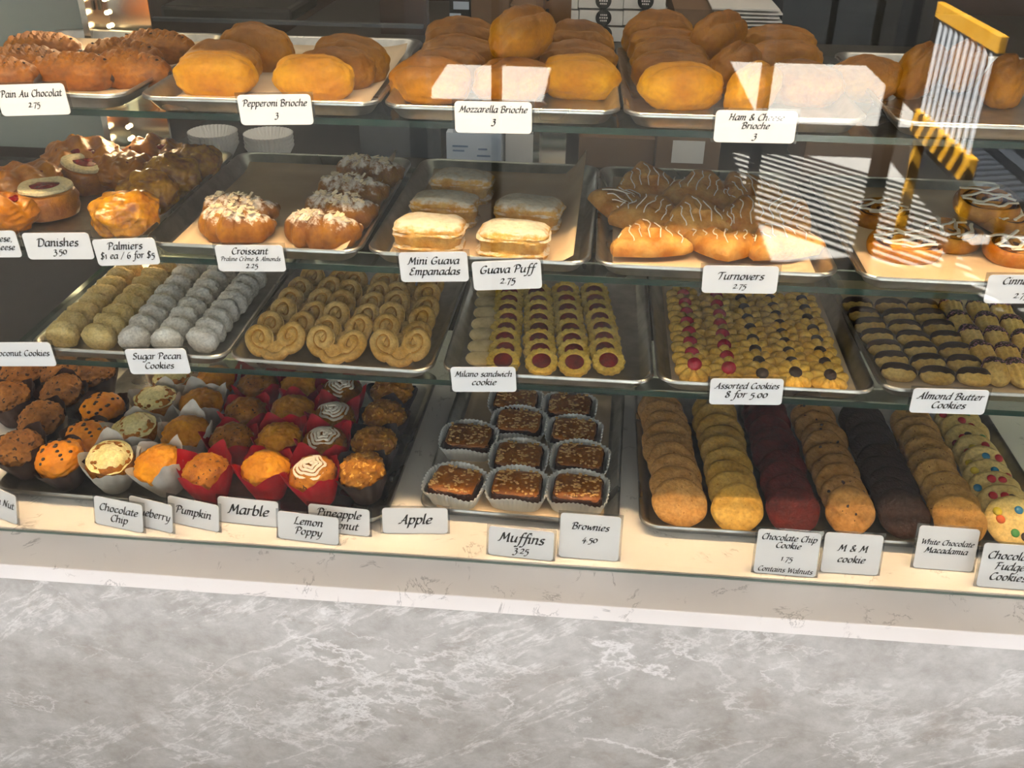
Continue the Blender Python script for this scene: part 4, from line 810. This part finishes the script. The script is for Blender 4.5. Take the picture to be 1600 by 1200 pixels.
# ------------------------------------------------------------------ calligraphic lettering, broad nib strokes
G = {
'a': (1.05, '.85 .95 .45 1 .12 .6 .12 .2 .35 0 .65 .2 .85 .7|.88 1 .82 .35 .85 .05 1.05 .12'),
'b': (1, '.2 1.7 .15 .9 .15 .1|.15 .6 .45 1 .8 .85 .85 .4 .6 .02 .3 .02 .15 .15'),
'c': (.9, '.8 .85 .5 1 .2 .75 .13 .35 .35 .02 .8 .2'),
'd': (1.05, '.85 .95 .45 1 .12 .6 .12 .2 .35 0 .65 .2 .85 .7|.88 1.7 .83 .6 .85 .05 1.05 .12'),
'e': (.92, '.15 .5 .55 .55 .8 .78 .55 1 .25 .8 .13 .4 .35 .02 .8 .2'),
'f': (.72, '.95 1.6 .7 1.75 .5 1.4 .42 .5 .3 -.4 .05 -.7 -.2 -.6|.15 .95 .8 .95'),
'g': (1, '.85 .95 .45 1 .12 .6 .12 .2 .35 0 .65 .2 .85 .7|.88 1 .85 .2 .8 -.4 .5 -.7 .1 -.6'),
'h': (1.05, '.2 1.7 .15 0|.15 .55 .5 1 .8 .85 .75 .3 .8 .03 1 .12'),
'i': (.5, '.05 .85 .2 1 .2 .3 .25 .03 .45 .12|.24 1.4 .36 1.5'),
'k': (.95, '.2 1.7 .15 0|.15 .5 .5 .95 .75 .9 .6 .6 .2 .52|.3 .55 .6 .2 .9 0'),
'l': (.48, '.2 1.75 .18 .4 .25 .03 .45 .12'),
'm': (1.4, '.05 .9 .2 1 .17 0|.17 .6 .45 1 .65 .85 .62 0|.62 .6 .9 1 1.12 .85 1.08 .2 1.15 .03 1.35 .12'),
'n': (1.05, '.05 .9 .2 1 .17 0|.17 .55 .5 1 .78 .85 .74 .25 .8 .03 1 .12'),
'o': (1, '.5 1 .2 .8 .12 .4 .35 .02 .65 .1 .85 .5 .75 .9 .5 1'),
'p': (1, '.05 .9 .22 1 .18 .3 .12 -.7|.18 .6 .5 1 .82 .85 .85 .4 .6 .02 .35 .02 .18 .15'),
'r': (.78, '.05 .9 .22 1 .18 0|.18 .55 .4 .95 .72 .95'),
's': (.8, '.7 .88 .45 1 .2 .85 .3 .6 .6 .4 .65 .15 .4 0 .08 .12'),
't': (.66, '.35 1.35 .25 .5 .3 .05 .65 .12|.05 .95 .65 .95'),
'u': (1.08, '.08 .9 .22 1 .2 .3 .4 .02 .7 .25 .85 .8|.86 1 .82 .3 .87 .04 1.05 .12'),
'v': (.85, '.05 .95 .2 .95 .4 .05 .7 .5 .8 1'),
'w': (1.25, '.05 .95 .2 .9 .35 .05 .65 .8 .85 .05 1.15 .5 1.2 1'),
'y': (.95, '.08 .95 .22 .9 .3 .2 .5 .05 .75 .35|.85 1 .75 .1 .5 -.5 .1 -.7'),
'z': (.85, '.1 .95 .75 .95|.75 .95 .1 .05|.1 .05 .8 .05'),
'A': (1.3, '0 .1 .3 .15 .75 1.1 .9 1.55|.9 1.55 .95 .6 1.05 0 1.25 .08|.35 .55 1 .6'),
'B': (1.15, '.3 1.5 .25 .7 .2 0|-.05 1.2 .1 1.5 .6 1.6 .95 1.3 .7 .95 .3 .85|.3 .85 .8 .8 1.05 .45 .8 .05 .2 0'),
'C': (1.15, '1.1 1.35 .8 1.55 .4 1.3 .15 .7 .35 .1 .75 0 1.1 .25'),
'D': (1.35, '.35 1.5 .3 .7 .2 0|-.05 1.25 .2 1.5 .8 1.5 1.2 1.1 1.15 .5 .8 .05 .2 0'),
'E': (1.05, '.95 1.4 .6 1.55 .3 1.3 .5 .9 .7 .85|.55 .85 .2 .6 .15 .2 .5 0 .95 .2'),
'F': (1, '.35 1.45 .3 .7 .15 0|-.05 1.3 .2 1.5 1 1.5|.3 .8 .8 .82'),
'G': (1.3, '1.1 1.35 .8 1.55 .4 1.3 .15 .7 .35 .1 .8 .05 1.05 .3 1.05 .65|.7 .65 1.2 .65'),
'H': (1.3, '.05 1.35 .3 1.5 .3 .7 .2 0|1.05 1.55 1 .7 .98 .05 1.15 .1|.25 .8 1 .8'),
'L': (1.1, '.6 1.5 .4 1.5 .35 .7 .2 .1 .1 .05|.15 .05 .6 .1 .95 0 1.1 .15'),
'M': (1.55, '-.05 .1 .15 .1 .3 .8 .4 1.5|.4 1.5 .75 .4|.75 .4 1.2 1.5|1.2 1.5 1.25 .5 1.3 0 1.5 .1'),
'N': (1.3, '0 .1 .15 .1 .25 .9 .3 1.5|.3 1.5 .95 .05|.95 .05 1 .9 1.15 1.5 1.3 1.5'),
'P': (1.05, '.35 1.5 .3 .7 .2 0|-.1 1.2 .1 1.5 .6 1.6 1 1.3 .9 .9 .5 .75 .3 .8'),
'S': (1, '.9 1.35 .6 1.55 .25 1.3 .35 .95 .75 .65 .75 .2 .4 0 .05 .2'),
'T': (1.1, '-.05 1.2 .15 1.5 .7 1.5 1.2 1.55|.65 1.5 .55 .6 .4 0'),
'W': (1.6, '0 1.4 .2 1.45 .4 .05|.4 .05 .85 1.3|.85 1.3 1.05 .05|1.05 .05 1.45 .9 1.5 1.5'),
'0': (1, '.5 1.05 .18 .8 .15 .3 .45 0 .8 .25 .82 .8 .5 1.05'), '1': (.62, '.3 1.1 .35 0|.1 .9 .33 1.1'),
'2': (.9, '.12 .85 .4 1.1 .7 .85 .5 .4 .1 .05|.1 .05 .8 .05'), '3': (.85, '.15 .95 .5 1.1 .7 .8 .35 .5|.35 .5 .75 .4 .7 -.2 .4 -.5 .05 -.35'),
'4': (.95, '.6 1.2 .1 .3|.1 .3 .9 .3|.65 .7 .55 -.4'), '5': (.9, '.25 1.05 .2 .55|.25 1.05 .75 1.05|.2 .55 .6 .55 .75 .15 .5 -.4 .1 -.4'),
'6': (.95, '.8 1.5 .4 1.3 .15 .7 .2 .15 .5 0 .8 .3 .65 .75 .25 .6'), '7': (.85, '.1 1.05 .8 1.05|.8 1.05 .5 .4 .35 -.4'),
'8': (.95, '.5 .8 .2 1.15 .45 1.5 .75 1.25 .5 .8 .15 .4 .3 .05 .65 .05 .8 .4 .5 .8'),
'.': (.42, '.12 .02 .28 .14'), ',': (.42, '.2 .1 .1 -.25'), '/': (.8, '.8 1.6 0 -.2'), ' ': (.62, ''),
'&': (1.25, '1.1 .1 .5 .8 .35 1.25 .6 1.5 .75 1.2 .3 .6 .2 .2 .5 0 .9 .3 1.05 .75')}
G['$'] = (1, G['S'][1]+'|.5 1.75 .4 -.2'); G['è'] = (.92, G['e'][1]+'|.35 1.65 .55 1.25')
def stroke(s, n=5):
    v = [float(x) for x in s.split()]; p = [Vector((v[i], v[i+1])) for i in range(0, len(v), 2)]
    if len(p) == 2: return p
    q = [p[0]*2-p[1]]+p+[p[-1]*2-p[-2]]; out = []
    for a, b, c, d in zip(q, q[1:], q[2:], q[3:]):
        for k in range(n):
            t = k/n; out.append(.5*((2*b)+(c-a)*t+(2*a-5*b+4*c-d)*t*t+(3*b-a-3*c+d)*t**3))
    return out+[p[-1]]
def width(s): return sum(G[c][0] for c in s)
def lettering(lines, w):                  # lines: (text, x height, baseline z); flat in the x-z plane, facing -y
    bm = bmesh.new(); nib = [Vector((cos(R(40)), sin(R(40))))*.165, Vector((cos(R(130)), sin(R(130))))*.07]
    for text, xh, z, *cx in lines:
        xh *= .9; wd = width(text)*xh; s = min(1.08, .86*w/wd); xh *= min(1, max(.8, s)); s = min(1.08, .88*w/(width(text)*xh)); x = -width(text)*xh*s/2 + (cx[0] if cx else 0)
        for c in text:
            adv, st = G[c]
            for q in st.split('|') if st else ():
                p = stroke(q)
                for a, b in zip(p, p[1:]):
                    for nb in nib:
                        vs = [bm.verts.new((x+(t.x+.22*t.y)*xh*s, 0, z+t.y*xh)) for t in (a-nb, a+nb, b+nb, b-nb)]
                        bm.faces.new(vs)
            x += adv*xh*s
    me = D.meshes.new('lettering'); bm.to_mesh(me); bm.free(); me.materials.append(M['ink']); return me
def card(px, py, wpx, hpx, y, lines, label, roll=0, lean=0, yaw=0, counter=False, z0=None, hold=True):
    """px,py: bottom centre of the card; wpx,hpx: its size in the photo."""
    p = at(px, py, z0) if counter else aty(px, py, y)
    dist = (p-CAM).dot(_f); w = wpx*dist/F/cos(yaw); el = math.atan2(CAM.z-p.z, p.y-CAM.y); h = hpx*dist/F/cos(max(0, el-lean*.9))
    bm = bmesh.new(); q = rrect(w, h, .0055, 4); loft(bm, [[(x, t, z+h/2) for x, z in q] for t in (-.0006, .0006)])
    o = link('price_card', mesh(bm, M['card'], False), p+Vector((0, 0, .0012 if counter else 0)), (-lean, -roll, yaw)); tag(o, label, 'price card', 'printed cards in front of the pastries')
    link('lettering', lettering([(t, s*h, f*h, *r) for t, s, f, *r in lines], w), (0, -.0009, 0), parent=o)
    bm = bmesh.new(); e = .0035; box(bm, (0, .0016, h/2+.001), (w+2*e, .0014, h+e))
    if counter: box(bm, (0, .018, .0006), (w+2*e, .034, .001), Euler((lean, 0, 0)))
    else: box(bm, (0, .0045, h*.28), (w*.5, .005, h*.3))
    link('clear_holder', mesh(bm, M['plastic'], False), parent=o); return o
Y1, Y2, Y3 = .143, .104, .112
card(58, 180, 113, 46, Y1, [('Pain Au Chocolat', .155, .60), ('2.75', .14, .27)], 'white card reading Pain Au Chocolat on the top shelf edge', R(3.5))
card(434, 195, 116, 45, Y1, [('Pepperoni Brioche', .155, .62), ('3', .15, .25)], 'white card reading Pepperoni Brioche on the top shelf edge', R(2.5))
card(771, 208, 120, 47, Y1, [('Mozzarella Brioche', .145, .66), ('3', .15, .30)], 'white card reading Mozzarella Brioche on the top shelf edge', R(1))
card(1177, 223, 124, 48, Y1, [('Ham & Cheese', .145, .70), ('Brioche', .14, .44), ('3', .15, .14)], 'white card reading Ham and Brioche on the top shelf edge', R(1))
card(-8, 402, 92, 40, Y2, [('Cheese,', .16, .60, .016), ('Cheese', .16, .28, .018)], 'white card cut by the left edge of the picture, second shelf', R(3))
card(97, 405, 108, 40, Y2, [('Danishes', .21, .50), ('3.50', .17, .20)], 'white card reading Danishes on the second shelf edge', R(3))
card(203, 414, 101, 40, Y2, [('Palmiers', .19, .60), ('$1 ea / 6 for $5', .17, .26)], 'white card reading Palmiers on the second shelf edge', R(4.5))
card(395, 424, 108, 40, Y2, [('Croissant', .175, .66), ('Praline Crème & Almonds', .125, .41), ('2.25', .15, .14)], 'white card reading Croissant on the second shelf edge', R(2.5))
card(680, 440, 107, 45, Y2, [('Mini Guava', .175, .60), ('Empanadas', .175, .24)], 'white card reading Mini Guava Empanadas on the second shelf edge', R(3.5))
card(794, 452, 107, 44, Y2, [('Guava Puff', .19, .58), ('2.75', .17, .22)], 'white card reading Guava Puff on the second shelf edge', R(5))
card(1154, 458, 115, 42, Y2, [('Turnovers', .19, .50), ('2.75', .15, .18)], 'white card reading Turnovers on the second shelf edge', R(2))
card(1592, 474, 108, 44, Y2, [('Cinnamon', .17, .68), ('2.75', .16, .2)], 'white card beginning Cinnamon cut by the right edge, second shelf', R(2.5))
card(40, 572, 104, 36, Y3, [('Coconut Cookies', .19, .44)], 'white card reading Coconut Cookies on the third shelf edge', R(3.5))
card(252, 584, 98, 38, Y3, [('Sugar Pecan', .175, .60), ('Cookies', .175, .22)], 'white card reading Sugar Pecan Cookies on the third shelf edge', R(4))
card(757, 612, 101, 38, Y3, [('Milano sandwich', .17, .62), ('cookie', .17, .28)], 'white card reading Milano sandwich cookie on the third shelf edge', R(3.5))
card(1164, 632, 111, 40, Y3, [('Assorted Cookies', .18, .62), ('8 for 5.00', .18, .28)], 'white card reading Assorted Cookies on the third shelf edge', R(3))
card(1478, 646, 113, 38, Y3, [('Almond Butter', .19, .58), ('Cookies', .19, .22)], 'white card reading Almond Butter Cookies on the third shelf edge', R(1.5))
def stand(px, py, w, h, lines, label, slope, lean=12): card(px, py, w, h, 0, lines, label, 0, R(lean), -math.atan(slope*.95), True, .0005)
stand(-4, 808, 84, 44, [('Banana Nut', .19, .48)], 'white card ending na Nut at the left edge on the counter', .42)
stand(187, 826, 84, 42, [('Chocolate', .18, .54), ('Chip', .18, .2)], 'white counter card reading Chocolate Chip by the muffins', .2)
stand(237, 826, 76, 42, [('Blueberry', .19, .4)], 'white counter card ending berry, half behind the Chocolate Chip card', .26)
stand(303, 824, 88, 40, [('Pumpkin', .2, .42)], 'white counter card ending umpkin by the muffins', .22)
stand(389, 820, 98, 38, [('Marble', .27, .38)], 'white counter card reading Marble in front of the red muffins', .06)
stand(530, 834, 98, 40, [('Pineapple', .2, .60), ('Coconut', .2, .18)], 'white counter card reading Pineapple, partly behind the Lemon Poppy card', .07)
stand(482, 847, 98, 41, [('Lemon', .19, .60), ('Poppy', .19, .24)], 'white counter card reading Lemon Poppy, nearest the glass', .09)
stand(649, 834, 101, 38, [('Apple', .26, .38)], 'white counter card reading Apple, turned to the left', -.10)
stand(813, 872, 102, 43, [('Muffins', .23, .52), ('3.25', .17, .15)], 'white counter card reading Muffins 3.25 near the glass', .06)
stand(919, 874, 93, 66, [('Brownies', .105, .66), ('4.50', .10, .38)], 'tall white counter card reading Brownies 4.50', .03)
stand(1225, 899, 95, 66, [('Chocolate Chip', .095, .78), ('Cookie', .095, .61), ('1.75', .09, .32), ('Contains Walnuts', .08, .06)], 'tall white counter card reading Chocolate Chip Cookie 1.75', .03)
stand(1326, 897, 88, 60, [('M & M', .12, .56), ('cookie', .12, .28)], 'white counter card just right of the Chocolate Chip Cookie card', .0)
stand(1472, 891, 90, 64, [('White Chocolate', .095, .58), ('Macadamia', .095, .39)], 'white counter card reading White Chocolate Macadamia', .02)
stand(1570, 920, 88, 66, [('Chocolate', .12, .66), ('Fudge', .12, .42), ('Cookies', .12, .18)], 'white counter card beginning Chocolate Fudge at the right edge', .02)
